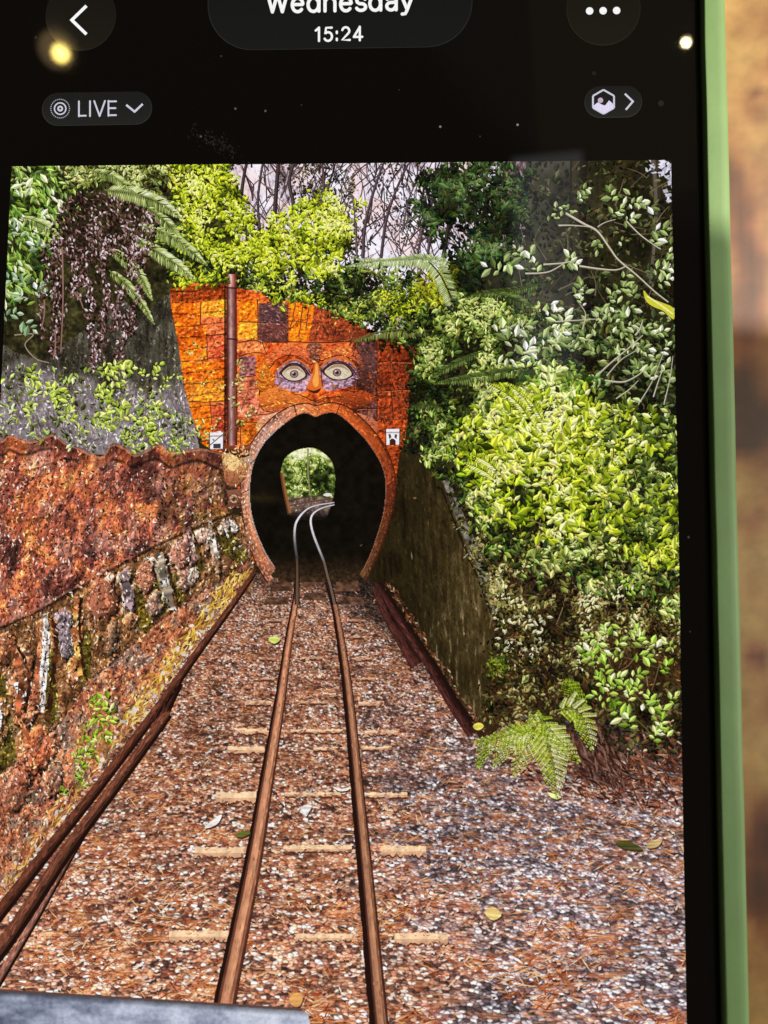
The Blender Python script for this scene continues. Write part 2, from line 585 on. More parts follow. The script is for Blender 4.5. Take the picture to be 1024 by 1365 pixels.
def loop_pts(off, n=14):
    """rounded rectangle grown by `off` mm, about the phone's centre"""
    out = []
    r = RC + off
    for cx, cy, a0 in ((HX - RC, HY - RC, 0), (-(HX - RC), HY - RC, 90), (-(HX - RC), -(HY - RC), 180), (HX - RC, -(HY - RC), 270)):
        for k in range(n + 1):
            a = math.radians(a0 + 90 * k / n)
            out.append((cx + r * math.cos(a), cy + r * math.sin(a)))
    # extra points along the straights so that wobble and shading stay even
    res = []
    for k in range(len(out)):
        p, q = out[k], out[(k + 1) % len(out)]
        d = math.hypot(q[0] - p[0], q[1] - p[1]); m = max(1, int(d / 1.5))
        for i in range(m):
            res.append((p[0] + (q[0] - p[0]) * i / m, p[1] + (q[1] - p[1]) * i / m))
    return res


def sweep(name, prof, mat, parent, wob=0.0):
    base = loop_pts(0.0)
    n = len(base); V = []; F = []
    for j, (off, h) in enumerate(prof):
        L = np.array(loop_pts(0.0)); c = np.array(base)
        # offset along the outward direction of the rounded rectangle
        inner = np.stack([np.clip(c[:, 0], -(HX - RC), HX - RC), np.clip(c[:, 1], -(HY - RC), HY - RC)], -1)
        d = c - inner; d /= np.linalg.norm(d, axis=1)[:, None]
        p = c + d * off
        w = wob * (vnoise(p[:, 1] / 6.0 + 100, p[:, 0] / 6.0 + 100 + j * 0.2, 3) - 0.5)
        p = p + d * w[:, None]
        for i in range(n):
            V.append((p[i, 0] * 1e-3, p[i, 1] * 1e-3, ZS + h * 1e-3))
    m = len(prof)
    for j in range(m):
        for i in range(n):
            a = j * n + i; b = j * n + (i + 1) % n
            c2 = ((j + 1) % m) * n + (i + 1) % n; d2 = ((j + 1) % m) * n + i
            F.append((a, b, c2, d2))
    return mesh_obj(name, V, F, mat, parent, smooth=True)


def case_material():
    m, N, L, B = nodes_of('green_silicone')
    tc = N.new('ShaderNodeTexCoord')
    n1 = N.new('ShaderNodeTexNoise'); n1.inputs['Scale'].default_value = 900; n1.inputs['Detail'].default_value = 6
    n2 = N.new('ShaderNodeTexNoise'); n2.inputs['Scale'].default_value = 120; n2.inputs['Detail'].default_value = 4
    cr = N.new('ShaderNodeValToRGB')
    cr.color_ramp.elements[0].position = 0.28; cr.color_ramp.elements[0].color = (*lin((120, 158, 100)), 1)
    cr.color_ramp.elements[1].position = 0.75; cr.color_ramp.elements[1].color = (*lin((134, 174, 114)), 1)
    L.new(tc.outputs['Object'], n1.inputs['Vector']); L.new(tc.outputs['Object'], n2.inputs['Vector'])
    L.new(n2.outputs['Fac'], cr.inputs[0]); L.new(cr.outputs[0], B.inputs['Base Color'])
    bp = N.new('ShaderNodeBump'); bp.inputs['Strength'].default_value = 0.25; bp.inputs['Distance'].default_value = 0.0001
    L.new(n1.outputs['Fac'], bp.inputs['Height']); L.new(bp.outputs[0], B.inputs['Normal'])
    B.inputs['Roughness'].default_value = 0.55
    B.inputs['Subsurface Weight'].default_value = 0.0
    return m


def plain(name, col, rough, metal=0.0):
    m, N, L, B = nodes_of(name)
    tc = N.new('ShaderNodeTexCoord')
    nz = N.new('ShaderNodeTexNoise'); nz.inputs['Scale'].default_value = 700; nz.inputs['Detail'].default_value = 4
    mr = N.new('ShaderNodeMapRange'); mr.inputs[3].default_value = rough * 0.8; mr.inputs[4].default_value = rough * 1.25
    L.new(tc.outputs['Object'], nz.inputs['Vector']); L.new(nz.outputs['Fac'], mr.inputs[0]); L.new(mr.outputs[0], B.inputs['Roughness'])
    B.inputs['Base Color'].default_value = (*lin(col), 1); B.inputs['Metallic'].default_value = metal
    return m


CASE = case_material()
sweep('case', [(0.42, -3.0), (0.42, 0.50), (0.44, 0.66), (0.49, 0.735), (0.55, 0.752), (0.62, 0.756), (1.0, 0.757), (1.6, 0.752), (2.05, 0.735), (2.30, 0.66), (2.50, 0.48), (2.60, 0.28),
               (2.66, 0.0), (2.7, -0.9), (2.7, -6.8), (2.5, -8.2), (1.8, -9.2), (0.6, -9.8), (-6.0, -9.8), (-6.0, -8.9), (0.3, -8.6)],
      CASE, phone, wob=0.10)
# solid back of the case inside the swept rim
bk = loop_pts(-6.2)
nb = len(bk)
mesh_obj('back_shell', [(x * 1e-3, y * 1e-3, ZS - 8.9e-3) for x, y in bk] + [(x * 1e-3, y * 1e-3, ZS - 9.8e-3) for x, y in bk],
         [tuple(range(nb)), tuple(range(2 * nb - 1, nb - 1, -1))] + [(i, nb + i, nb + (i + 1) % nb, (i + 1) % nb) for i in range(nb)], CASE, phone)
sweep('frame', [(-0.05, -0.02), (0.10, -0.06), (0.26, -0.20), (0.36, -0.6), (0.36, -7.6), (-0.6, -8.5), (-8.0, -8.5), (-8.0, -0.9), (-0.5, -0.9)],
      plain('dark_graphite', (34, 32, 30), 0.35, 0.8), phone)
# button cover on the case's right flank
bm_ = [(2.66, -2.6), (3.0, -2.9), (3.05, -3.6), (3.05, -5.0), (3.0, -5.7), (2.66, -6.0)]
V = []; F = []
ys = np.linspace(9, 27, 12)
for j, y in enumerate(ys):
    e = 0.35 if j in (0, len(ys) - 1) else 1.0
    for off, h in bm_:
        V.append(((HX + 2.66 + (off - 2.66) * e) * 1e-3, y * 1e-3, ZS + h * 1e-3))
k = len(bm_)
for j in range(len(ys) - 1):
    for i in range(k - 1):
        F.append((j * k + i, (j + 1) * k + i, (j + 1) * k + i + 1, j * k + i + 1))
F.append(tuple(range(k))); F.append(tuple((len(ys) - 1) * k + i for i in range(k - 1, -1, -1)))
mesh_obj('side_button', V, F, CASE, phone, smooth=False)


def glass_material():
    m, N, L, B = nodes_of('black_glass')
    tc = N.new('ShaderNodeTexCoord')
    nz = N.new('ShaderNodeTexNoise'); nz.inputs['Scale'].default_value = 260; nz.inputs['Detail'].default_value = 7
    n3 = N.new('ShaderNodeTexNoise'); n3.inputs['Scale'].default_value = 6000; n3.inputs['Detail'].default_value = 1
    mr = N.new('ShaderNodeMapRange'); mr.inputs[3].default_value = 0.012; mr.inputs[4].default_value = 0.03
    cr = N.new('ShaderNodeValToRGB')
    cr.color_ramp.elements[0].position = 0.25; cr.color_ramp.elements[0].color = (*lin((11, 7, 3)), 1)
    cr.color_ramp.elements[1].position = 0.8; cr.color_ramp.elements[1].color = (*lin((19, 14, 8)), 1)
    L.new(tc.outputs['Object'], nz.inputs['Vector']); L.new(tc.outputs['Object'], n3.inputs['Vector'])
    L.new(nz.outputs['Fac'], mr.inputs[0]); L.new(mr.outputs[0], B.inputs['Roughness'])
    L.new(n3.outputs['Fac'], cr.inputs[0])
    L.new(cr.outputs[0], B.inputs['Emission Color']); B.inputs['Emission Strength'].default_value = 0.28
    B.inputs['Base Color'].default_value = (0.002, 0.002, 0.002, 1)
    B.inputs['IOR'].default_value = 1.5
    return m


gl = loop_pts(0.0)
ng = len(gl)
gin = loop_pts(-0.25)
GV = [(x * 1e-3, y * 1e-3, ZS) for x, y in gin] + [(x * 1e-3, y * 1e-3, ZS - 0.10e-3) for x, y in gl] + [(x * 1e-3, y * 1e-3, ZS - 0.8e-3) for x, y in gl]
GF = [tuple(range(ng))]
for a in (0, ng):
    for i in range(ng):
        GF.append((a + i, a + ng + i, a + ng + (i + 1) % ng, a + (i + 1) % ng))
GF.append(tuple(range(3 * ng - 1, 2 * ng - 1, -1)))
screen = mesh_obj('screen', GV, GF, glass_material(), phone)

# ----------------------------------------------------------------------------
# the app's buttons and lettering on the screen
# ----------------------------------------------------------------------------
ROLL = -0.0165                            # how the rows of buttons lean in the photo, near the top


def pill(P, x0, y0, x1, y1, r, z, fill, rim, rimw=1.3, slope=ROLL):
    pts = []
    for cx, cy, a0 in ((x1 - r, y1 - r, 0), (x0 + r, y1 - r, 90), (x0 + r, y0 + r, 180), (x1 - r, y0 + r, 270)):
        for k in range(15):
            a = math.radians(a0 + 90 * k / 14)
            pts.append((cx + r * math.cos(a), cy + r * math.sin(a)))
    pts = np.array(pts); mx = (x0 + x1) / 2
    pts[:, 1] += (pts[:, 0] - mx) * slope
    c = pts.mean(0)
    d = pts - c; ln = np.linalg.norm(d, axis=1)[:, None]
    fl = np.asarray(fill, float)
    sh = np.clip((pts[:, 1] - y0) / max(y1 - y0, 1), 0, 1)[:, None]
    P.poly(pts, z, np.asarray(rim) * (0.55 + 0.45 * sh))
    P.poly(pts - d / ln * rimw, z + 0.003, fl * (0.9 + 0.25 * sh))


def arc(cx, cy, rx, ry, a0, a1, n=22):
    a = np.radians(np.linspace(a0, a1, n))
    return np.stack([cx + rx * np.cos(a), cy + ry * np.sin(a)], -1)


def glyph(ch):
    """pen strokes of a plain sans letter: cap height 1, x-height .73, y upwards; and its advance"""
    L = lambda *p: np.array(p, float)
    if ch == 'W': return [L((0, 1), (.27, 0)), L((.27, 0), (.54, .96)), L((.54, .96), (.81, 0)), L((.81, 0), (1.08, 1))], 1.20
    if ch == 'e': return [np.concatenate([L((.03, .38), (.60, .38)), arc(.31, .36, .29, .37, 4, 318, 30)])], .74
    if ch == 'd': return [arc(.30, .36, .29, .37, 0, 360, 32), L((.60, 0), (.60, 1.02))], .78
    if ch == 'n': return [L((.02, 0), (.02, .73)), np.concatenate([arc(.29, .44, .27, .29, 180, 0, 18), L((.56, .3), (.56, 0))])], .72
    if ch == 's': return [np.concatenate([arc(.26, .545, .23, .185, 20, 250, 18), arc(.26, .185, .25, .185, 70, -160, 20)])], .60
    if ch == 'a': return [np.concatenate([arc(.28, .50, .25, .235, 160, 0, 16), L((.53, .3), (.53, 0))]), np.concatenate([L((.53, .42),), arc(.25, .20, .23, .205, 80, 330, 24), L((.53, .22),)])], .70
    if ch == 'y': return [L((0, .73), (.29, .02)), np.concatenate([L((.58, .73), (.27, -.08)), L((.20, -.22), (.03, -.24))])], .66
    if ch == '1': return [L((.06, .78), (.30, .98)), L((.30, 1.0), (.30, 0))], .52
    if ch == '5': return [np.concatenate([L((.56, .97), (.14, .97), (.09, .50)), arc(.29, .32, .29, .32, 130, -150, 30)])], .72
    if ch == ':': return [L((.06, .04), (.06, .15)), L((.06, .56), (.06, .67))], .26
    if ch == '2': return [np.concatenate([arc(.30, .71, .26, .27, 165, -30, 24), L((.03, .04), (.60, .04))])], .72
    if ch == '4': return [L((.46, 0), (.46, 1)), L((.46, .98), (.02, .26)), L((.02, .25), (.64, .25))], .74
    if ch == 'L': return [L((.04, 1), (.04, 0)), L((.04, .04), (.50, .04))], .62
    if ch == 'I': return [L((.06, 0), (.06, 1))], .24
    if ch == 'V': return [L((0, 1), (.36, 0)), L((.36, 0), (.72, 1))], .80
    if ch == 'E': return [L((.05, 0), (.05, 1)), L((.05, .96), (.56, .96)), L((.05, .51), (.52, .51)), L((.05, .04), (.56, .04))], .62
    return [], .4


def letters(P, text, px, py, cap, z, col, pen, gap=.10, slope=ROLL):
    """text centred on (px, py); cap = height of the capitals in px, pen = stroke width in px"""
    gs = [glyph(c) for c in text]
    wid = sum(g[1] for g in gs) + gap * (len(gs) - 1) - .1
    x = -wid / 2; k = 0
    for st, adv in gs:
        for q in st:
            q = (q + np.array([x, -.5])) * cap
            pts = np.stack([px + q[:, 0], py - q[:, 1] + q[:, 0] * slope], -1)
            P.strip(pts, pen, z + .0006 * k, col); k += 1
            for e in (pts[0], pts[-1]):
                disc(P, e[0], e[1], pen * .5, z + .0006 * k, col, 12); k += 1
        x += adv + gap


def ring(P, cx, cy, r, w, z, c, n=40, a0=0, a1=360):
    a = np.radians(np.linspace(a0, a1, n))
    P.strip(np.stack([cx + r * np.cos(a), cy + r * np.sin(a)], -1), w, z, c)


def disc(P, cx, cy, r, z, c, n=28):
    a = np.linspace(0, 2 * math.pi, n, endpoint=False)
    P.poly(np.stack([cx + r * np.cos(a), cy + r * np.sin(a)], -1), z, c)


WHITE = (246, 246, 246); LILAC = (206, 204, 218); FILL = (25, 25, 22); RIM = (46, 46, 40)
P = Paint(False)
pill(P, 61, -26, 155, 68, 47, 0.02, (25, 22, 17), (38, 34, 27))
P.strip([(115.5, 8), (96, 27)], 4.2, 0.03, WHITE); P.strip([(94.6, 25.6), (115.5, 46)], 4.2, 0.03, WHITE)
P.build('back_button', screen)
P = Paint(False)
pill(P, 277, -60, 630, 65, 60, 0.02, (21, 22, 20), (44, 46, 42))
letters(P, 'Wednesday', 453, 2.5, 24.5, 0.03, WHITE, 4.4, .13)
letters(P, '15:24', 451.5, 45.5, 18, 0.03, WHITE, 3.0, .16)
P.build('title_pill', screen)
P = Paint(False)
pill(P, 755, -38, 854, 61, 49, 0.02, (24, 22, 17), (40, 37, 30))
for x in (786, 804, 822):
    disc(P, x, 14.6 - (x - 804) * 0.016, 5.0, 0.03, WHITE)
P.build('more_button', screen)
P = Paint(False)
pill(P, 56, 123, 203, 167, 22, 0.02, (30, 30, 28), (54, 54, 50))
disc(P, 80.5, 145, 3.9, 0.03, LILAC); disc(P, 80.5, 145, 1.6, 0.034, (60, 60, 60))
ring(P, 80.5, 145, 7.6, 1.8, 0.03, LILAC)
for k in range(30):
    a = k * 2 * math.pi / 30
    disc(P, 80.5 + 12.4 * math.cos(a), 145 + 12.4 * math.sin(a), 0.85, 0.03, (168, 166, 180), 8)
letters(P, 'LIVE', 129.5, 145, 20, 0.03, LILAC, 2.3, .10)
P.strip([(168.5, 140), (180.3, 149.6)], 2.8, 0.03, LILAC); P.strip([(179.2, 149.6), (190.5, 138.8)], 2.8, 0.03, LILAC)
P.build('live_button', screen)
P = Paint(False)
pill(P, 779, 115, 856, 157, 21, 0.02, (32, 31, 28), (56, 54, 48))
hexa = [(804.5 + 16.2 * math.sin(math.radians(60 * k)), 136 - 16.0 * math.cos(math.radians(60 * k))) for k in range(6)]
hx = smooth_poly(hexa, 1)
for k in range(6):
    P.strip([hexa[k], hexa[(k + 1) % 6]], 2.4, 0.03, LILAC)
P.poly([(791.5, 141), (797, 136.5), (802, 139.5), (806.5, 141), (812, 134), (817.5, 139), (817.5, 144.5), (804.5, 151.5), (791.5, 144.5)], 0.032, (222, 216, 240))
disc(P, 800.5, 134, 3.6, 0.034, (196, 170, 190))
P.strip([(833, 125.2), (844.3, 136)], 2.6, 0.03, LILAC); P.strip([(844.3, 134.8), (834.2, 146.6)], 2.6, 0.03, LILAC)
P.build('depth_button', screen)
# dust and a smear on the glass
P = Paint(False)
for x, y, r, g in ((587, 169, 1.7, 120), (690, 166.5, 1.7, 130), (881, 138, 4.2, 36), (881, 138, 2.4, 46), (314, 145, 1.7, 80), (354, 148, 1.6, 84),
                   (792, 98, 3.0, 30), (295, 75, 1.2, 60), (268, 182, 1.4, 90), (48, 50, 1.7, 44), (402, 140, 1.1, 50), (944, 136, 1.2, 60),
                   (640, 182, 1.2, 46), (575, 12, 1.3, 90), (532, 120, 1.0, 44), (918, 716, 1.6, 62), (920, 842, 1.2, 50)):
    disc(P, x, y, r, 0.02 + 0.0002 * r, (g, g, g * 0.95), 9)
n = 150
x = RNG.normal(288, 17, n); y = 190 + (x - 288) * 0.42 + RNG.normal(0, 7, n)
P.dabs(x, y, rnd(2, 5, n), rnd(.6, 1.2, n), RNG.normal(0.9, .3, n), rnd(.02, .03, n), rnd(24, 58, n)[:, None] * np.array([1, .95, .85]))
P.build('dust', screen, kind='stuff')
# ----------------------------------------------------------------------------
# the photo shown on the display: flat lit pieces, all within half a millimetre
# ----------------------------------------------------------------------------
PB = Paint(False)
# the photo's own edge: a plain lit field cut to its exact rectangle
gx = np.linspace(0, PW, 40); gy = np.linspace(0, PH, 50)


def field():
    U, V = np.meshgrid(gx, gy)
    h, w = U.shape
    idx = np.arange(h * w).reshape(h, w)
    F = np.stack([idx[:-1, :-1], idx[1:, :-1], idx[1:, 1:], idx[:-1, 1:]], -1).reshape(-1, 4)
    n = fbm(U / 3, V / 3, 4, 3).ravel()
    PB._add(np.stack([U.ravel(), V.ravel()], -1), np.full(h * w, 0.02), ramp(n, [(0.2, (22, 20, 10)), (.8, (52, 46, 26))]), F)


field()
photo = PB.build('displayed_photo', phone, label='bright photo of a narrow railway line running into a painted tunnel')


def done(P, name, label=None, kind=None):
    return P.build(name, photo, label, kind)


# ---- sky seen through bare woodland ----------------------------------------
def c_sky(x, y):
    tw = 1 - np.abs(fbm(x / 9 + 1.5 * fbm(x / 30, y / 30, 2, 2), y / 26, 8, 3) - 0.5) * 2
    tw2 = 1 - np.abs(fbm(x / 5 + y / 14, y / 13, 28, 3) - 0.5) * 2
    tw3 = 1 - np.abs(fbm(x / 5 - y / 14, y / 13, 48, 3) - 0.5) * 2
    dk = np.clip((tw - 0.84) * 5, 0, 1) * 0.42 + np.clip((tw2 - 0.84) * 5, 0, 1) * 0.6 + np.clip((tw3 - 0.84) * 5, 0, 1) * 0.6
    low = fbm(x / 42, y / 50, 61, 3)
    dk = dk * (0.5 + 0.45 * low) * np.where((x > 440) & (x < 625), .72, 1.0) + np.clip((low - 0.58) * 2.0, 0, 0.3) + np.clip((x - 640) / 120, 0, 0.6)
    dk = dk * np.where(x > 640, 1, .74) - .25 * np.clip((fbm(x / 20, y / 26, 63, 2) - .5) * 4, 0, 1)
    c = ramp(1 - dk, [(0, (52, 40, 42)), (.35, (112, 92, 98)), (.65, (186, 170, 182)), (.85, (228, 220, 234)), (1, (246, 242, 252))])
    return mixc(c, c * np.array([1.0, .90, .86]), np.clip(fbm(x / 25, y / 25, 71, 3) * 2.4 - 1.0, 0, 1))


P = Paint()
P.patch([(285, 200), (920, 195), (920, 480), (285, 440)], 1.2, c_sky, 0.03)
done(P, 'sky')
P = Paint()
for k in range(400):
    x = rnd(330, 700, 1)[0]; y0 = rnd(222, 400, 1)[0]
    if 340 < x < 440 and y0 > 330:
        continue
    ln = rnd(18, 90, 1)[0]; a = RNG.normal(-math.pi / 2 + RNG.choice([-.5, 0, .45]), .3)
    pts = [(x, y0), (x + math.cos(a) * ln * .5 + RNG.normal(0, 3), y0 + math.sin(a) * ln * .5), (x + math.cos(a + RNG.normal(0, .3)) * ln, y0 + math.sin(a) * ln)]
    g = rnd(0, 1, 1)[0]
    branch(P, pts, rnd(1.0, 2.8, 1)[0], 0.7, ramp(np.array([g]), [(0, (34, 26, 26)), (.7, (72, 56, 58)), (1, (120, 94, 92))])[0], 0.045 + 0.004 * g)
leaf_mass(P, [(300, 210), (470, 210), (478, 300), (440, 350), (360, 330)], 520, (4, 8), [(0, (18, 16, 12)), (.6, (66, 58, 40)), (1, (128, 116, 84))], .046, .05, 22, 16, dens=lambda x, y: np.clip((fbm(x / 24, y / 30, 87, 3) - .47) * 7, 0, 1))
leaf_mass(P, [(470, 210), (620, 210), (620, 345), (470, 345)], 260, (4, 7), [(0, (22, 18, 16)), (.6, (76, 62, 58)), (1, (138, 116, 108))], .046, .05, 22, 17, dens=lambda x, y: np.clip((fbm(x / 24, y / 24, 88, 3) - .52) * 7, 0, 1))
leaf_mass(P, [(420, 300), (480, 270), (480, 345), (420, 360)], 160, (5, 9), [(0, (14, 14, 8)), (.6, (52, 54, 26)), (1, (110, 112, 60))], .046, .05, 22, 18)
done(P, 'bare_twigs', kind='stuff')
for pts, w0, w1, c in (
        ([(368, 360), (366, 300), (372, 210)], 7, 5, (46, 36, 36)), ([(333, 330), (322, 270), (330, 210)], 6, 4, (44, 38, 34)),
        ([(388, 340), (392, 280), (386, 240), (398, 205)], 6, 4, (50, 40, 42)), ([(350, 330), (344, 270), (352, 208)], 4, 3, (56, 46, 48)),
        ([(484, 345), (487, 300), (500, 250), (516, 205)], 5, 3, (58, 46, 50)), ([(508, 345), (516, 290), (534, 240), (552, 205)], 4.5, 2.5, (56, 44, 48)),
        ([(476, 345), (474, 300), (470, 260)], 3.5, 2, (70, 58, 60)), ([(556, 345), (563, 310), (575, 270), (590, 220)], 3.5, 2, (58, 46, 50)),
        ([(570, 345), (574, 310), (578, 285)], 4, 2.5, (60, 48, 52)), ([(590, 350), (598, 300), (604, 250), (600, 205)], 6, 4, (34, 30, 26)),
        ([(640, 390), (650, 320), (646, 250), (655, 205)], 6, 4, (36, 34, 28)), ([(676, 390), (690, 310), (684, 205)], 7, 5, (50, 46, 44)),
        ([(425, 300), (432, 250), (428, 205)], 4, 3, (60, 48, 48)), ([(537, 310), (544, 270), (560, 230)], 3, 1.5, (70, 56, 60))):
    P = Paint()
    branch(P, pts, w0, w1, c, 0.052, hl=np.array(c) * 1.7)
    done(P, 'tree_trunk')


# ---- dark wooded slope behind everything on the right ------------------------
def c_slope(x, y):
    n = fbm(x / 22, y / 22, 14, 4); f = fbm(x / 4, y / 4, 15, 3)
    c = ramp(n * 0.7 + f * 0.3, [(.2, (14, 13, 6)), (.5, (34, 31, 16)), (.75, (62, 56, 30)), (1, (96, 88, 52))])
    lowr = np.clip((y - 700) / 120, 0, 1)
    c = mixc(c, ramp(n * .6 + f * .4, [(.2, (24, 14, 6)), (.55, (58, 40, 20)), (.9, (112, 82, 48))]), lowr)
    gr = np.clip((690 - np.abs(x - 720) * 8) / 400, 0, 1) * np.clip((500 - y) / 120, 0, 1)  # grey haze of the glass reflection put into the slope colour
    return mixc(c, (92, 92, 84), gr * 0.55 * n * 1.6)


P = Paint()
P.patch([(700, 195), (925, 195), (930, 1035), (850, 1010), (790, 1000), (700, 1000), (622, 985), (650, 920), (650, 800), (600, 650),
         (540, 600), (490, 455), (560, 430), (600, 352), (640, 336), (700, 330)], 1.3, c_slope, 0.06)
chips(P, [(640, 700), (910, 700), (914, 1000), (800, 990), (640, 970), (660, 850)], c_slope, 5200, (3, 11), (1, 2.6), .8, .9, .0605, .062, .5)
done(P, 'wooded_slope')
P = Paint()
branch(P, [(782, 500), (776, 400), (770, 300), (772, 200)], 20, 24, (30, 24, 14), 0.064, hl=(52, 44, 26))
done(P, 'tree_trunk')
P = Paint()
branch(P, [(868, 380), (876, 290), (872, 200)], 9, 12, (52, 46, 36), 0.064, hl=(96, 86, 72))
done(P, 'tree_trunk')
G_DARK = [(0, (12, 17, 8)), (.4, (34, 46, 20)), (.75, (70, 92, 44)), (1, (146, 172, 104))]
P = Paint()
gap = lambda x, y: np.clip((fbm(x / 26, y / 22, 91, 3) - 0.40) * 6, 0.02, 1)
leaf_mass(P, [(560, 210), (705, 210), (700, 300), (712, 390), (612, 388), (585, 330), (556, 290)], 1900, (8, 14), G_DARK, 0.066, 0.08, 30, 3, 0.0, .85, dens=gap)
done(P, 'dark_tree')
P = Paint()
leaf_mass(P, [(700, 210), (905, 210), (905, 500), (690, 480), (690, 390)], 900, (6, 13), [(0, (18, 17, 8)), (.5, (48, 48, 24)), (1, (98, 100, 58))], 0.066, 0.075, 30, 4)
for k in range(60):
    x, y = rnd(690, 905, 1)[0], rnd(215, 480, 1)[0]; a = RNG.normal(-1.2, .9); ln = rnd(20, 60, 1)[0]
    branch(P, [(x, y), (x + math.cos(a) * ln * .5 + RNG.normal(0, 4), y + math.sin(a) * ln * .5), (x + math.cos(a) * ln, y + math.sin(a) * ln)], 1.6, .6,
           ramp(rnd(0, 1, 1), [(0, (50, 42, 26)), (1, (120, 108, 84))])[0], 0.078)
done(P, 'background_undergrowth', kind='stuff')
# bits of sky at the top right corner
P = Paint()
x, y = scatter([(880, 214), (897, 214), (897, 270), (888, 268), (884, 240)], 34)
P.dabs(x, y, rnd(4, 12, 34), rnd(2.5, 7, 34), rnd(0, 3, 34), rnd(.08, .082, 34), np.tile([224., 220, 238], (34, 1)) * rnd(.8, 1.05, 34)[:, None])
x, y = scatter([(860, 214), (882, 214), (880, 236), (862, 230)], 14)
P.dabs(x, y, rnd(3, 8, 14), rnd(1.5, 4, 14), rnd(0, 3, 14), rnd(.08, .082, 14), np.tile([206., 202, 220], (14, 1)))
done(P, 'sky_gap')


# ---- left bank: concrete wall and what hangs over it --------------------------
def c_conc(x, y):
    st = fbm(x / 3.2 + .8 * fbm(x / 9, y / 9, 26, 2), y / 15, 20, 4); n = fbm(x / 24, y / 30, 21, 4); f = fbm(x / 2.6, y / 3.4, 22, 3)
    lowm = np.clip((y - (486 + (x - 0) * 0.10) + (n - .5) * 60) / 22, 0, 1)
    up = ramp(st * .6 + n * .4, [(.25, (28, 25, 18)), (.5, (62, 57, 46)), (.75, (112, 106, 92)), (1, (150, 142, 128))])
    dn = ramp(n * .30 + f * .45 + st * .25, [(.3, (84, 72, 72)), (.5, (126, 114, 116)), (.70, (164, 156, 158)), (.95, (218, 212, 218))])
    return mixc(up, dn, lowm)


P = Paint()
P.patch([(-50, 360), (232, 380), (240, 470), (268, 606), (-50, 606)], 1.2, c_conc, 0.06)
chips(P, [(-20, 400), (228, 384), (240, 470), (262, 600), (-20, 600)], c_conc, 5200, (2.5, 8), (1.1, 2.6), 1.5, .6, .0605, .0612, .34)
chips(P, [(-20, 560), (10, 490), (120, 484), (240, 520), (262, 600), (-20, 600)], lambda x, y: np.tile([196., 188, 192], (len(x), 1)), 200, (2, 6), (1.2, 3), 0, 1.5, .0613, .0616, .2)
done(P, 'concrete_wall')


def c_bank(x, y):
    n = fbm(x / 16, y / 16, 24, 4); f = fbm(x / 3.5, y / 3.5, 25, 3)
    return ramp(n * .5 + f * .5, [(.25, (16, 15, 8)), (.5, (46, 42, 22)), (.75, (92, 88, 46)), (1, (140, 138, 80))])


P = Paint()
P.patch([(-50, 200), (286, 200), (296, 260), (304, 300), (332, 340), (330, 385), (225, 392), (190, 420), (165, 400), (60, 480), (20, 470), (-50, 420)], 1.3, c_bank, 0.064)
done(P, 'wooded_bank')

G_LEFT = [(0, (22, 30, 10)), (.35, (72, 98, 34)), (.65, (134, 168, 62)), (.85, (190, 214, 116)), (1, (234, 244, 196))]
P = Paint()
leaf_mass(P, [(-20, 205), (84, 205), (92, 260), (78, 300), (60, 345), (48, 395), (-20, 405)], 720, (11, 20), G_LEFT, 0.07, 0.10, 34, 6, ang=1.0, spread=.8, aspect=(.26, .42))
for x, y, L in ((12, 372, 16), (30, 376, 15), (52, 384, 15), (62, 392, 14), (14, 420, 17), (38, 434, 17), (30, 396, 14), (24, 310, 16), (50, 330, 15)):
    sprig(P, x, y, L, [(0, (60, 84, 50)), (.6, (150, 178, 130)), (1, (226, 236, 220))], 0.104, n=5, t=.62)
branch(P, [(0, 386), (20, 395), (36, 397)], 2, 1.2, (190, 180, 150), 0.102)
branch(P, [(20, 447), (45, 446), (34, 460), (48, 478), (66, 484)], 1.6, 1.2, (160, 140, 120), 0.102)
done(P, 'broadleaf_shrub')
P = Paint()
leaf_mass(P, [(80, 205), (250, 205), (255, 290), (200, 262), (150, 240), (100, 262)], 900, (7, 13), [(0, (24, 24, 10)), (.4, (74, 78, 30)), (.7, (130, 140, 62)), (1, (206, 212, 130))], 0.07, 0.09, 26, 7, aspect=(.25, .5))
done(P, 'olive_shrub')
G_YEL = [(0, (26, 28, 6)), (.25, (88, 98, 16)), (.5, (162, 178, 28)), (.8, (216, 226, 58)), (1, (240, 244, 128))]
P = Paint()
leaf_mass(P, [(205, 300), (262, 300), (330, 350), (420, 360), (470, 350), (520, 420), (440, 424), (360, 402), (300, 386), (232, 380)], 1500, (6, 10),
          [(0, (10, 13, 5)), (.5, (40, 52, 16)), (.8, (92, 112, 34)), (1, (170, 190, 80))], 0.07, 0.085, 24, 8)
leaf_mass(P, [(226, 205), (298, 205), (318, 262), (345, 300), (395, 318), (420, 276), (462, 288), (470, 320), (442, 345), (452, 372), (415, 368), (396, 352), (352, 372),
              (316, 366), (262, 330), (240, 290)], 2900, (5, 11), G_YEL, 0.086, 0.12, 30, 9, 0.05, 1.0, aspect=(.4, .6), dens=lambda x, y: np.clip((fbm(x / 17, y / 17, 36, 3) - .36) * 7, .03, 1))
for k in range(80):
    x, y = scatter([(226, 215), (300, 215), (350, 300), (420, 262), (470, 290), (450, 375), (350, 372), (250, 330)], 1)
    a = RNG.uniform(0, 6.28); d = rnd(0, 20, 1)[0]
    sprig(P, x[0] + math.cos(a) * d, y[0] + math.sin(a) * d, rnd(8, 12, 1)[0], G_YEL, .121 + rnd(0, .004, 1)[0], n=6, t=.68)
leaf_mass(P, [(352, 372), (372, 366), (400, 392), (380, 410), (362, 398)], 80, (6, 9), G_YEL, 0.12, 0.125, 20, 9, .4, 1)
leaf_mass(P, [(352, 296), (440, 250), (470, 300), (400, 350)], 420, (5.5, 9), G_YEL, 0.12, 0.128, 20, 19, .3, 1, aspect=(.45, .7))
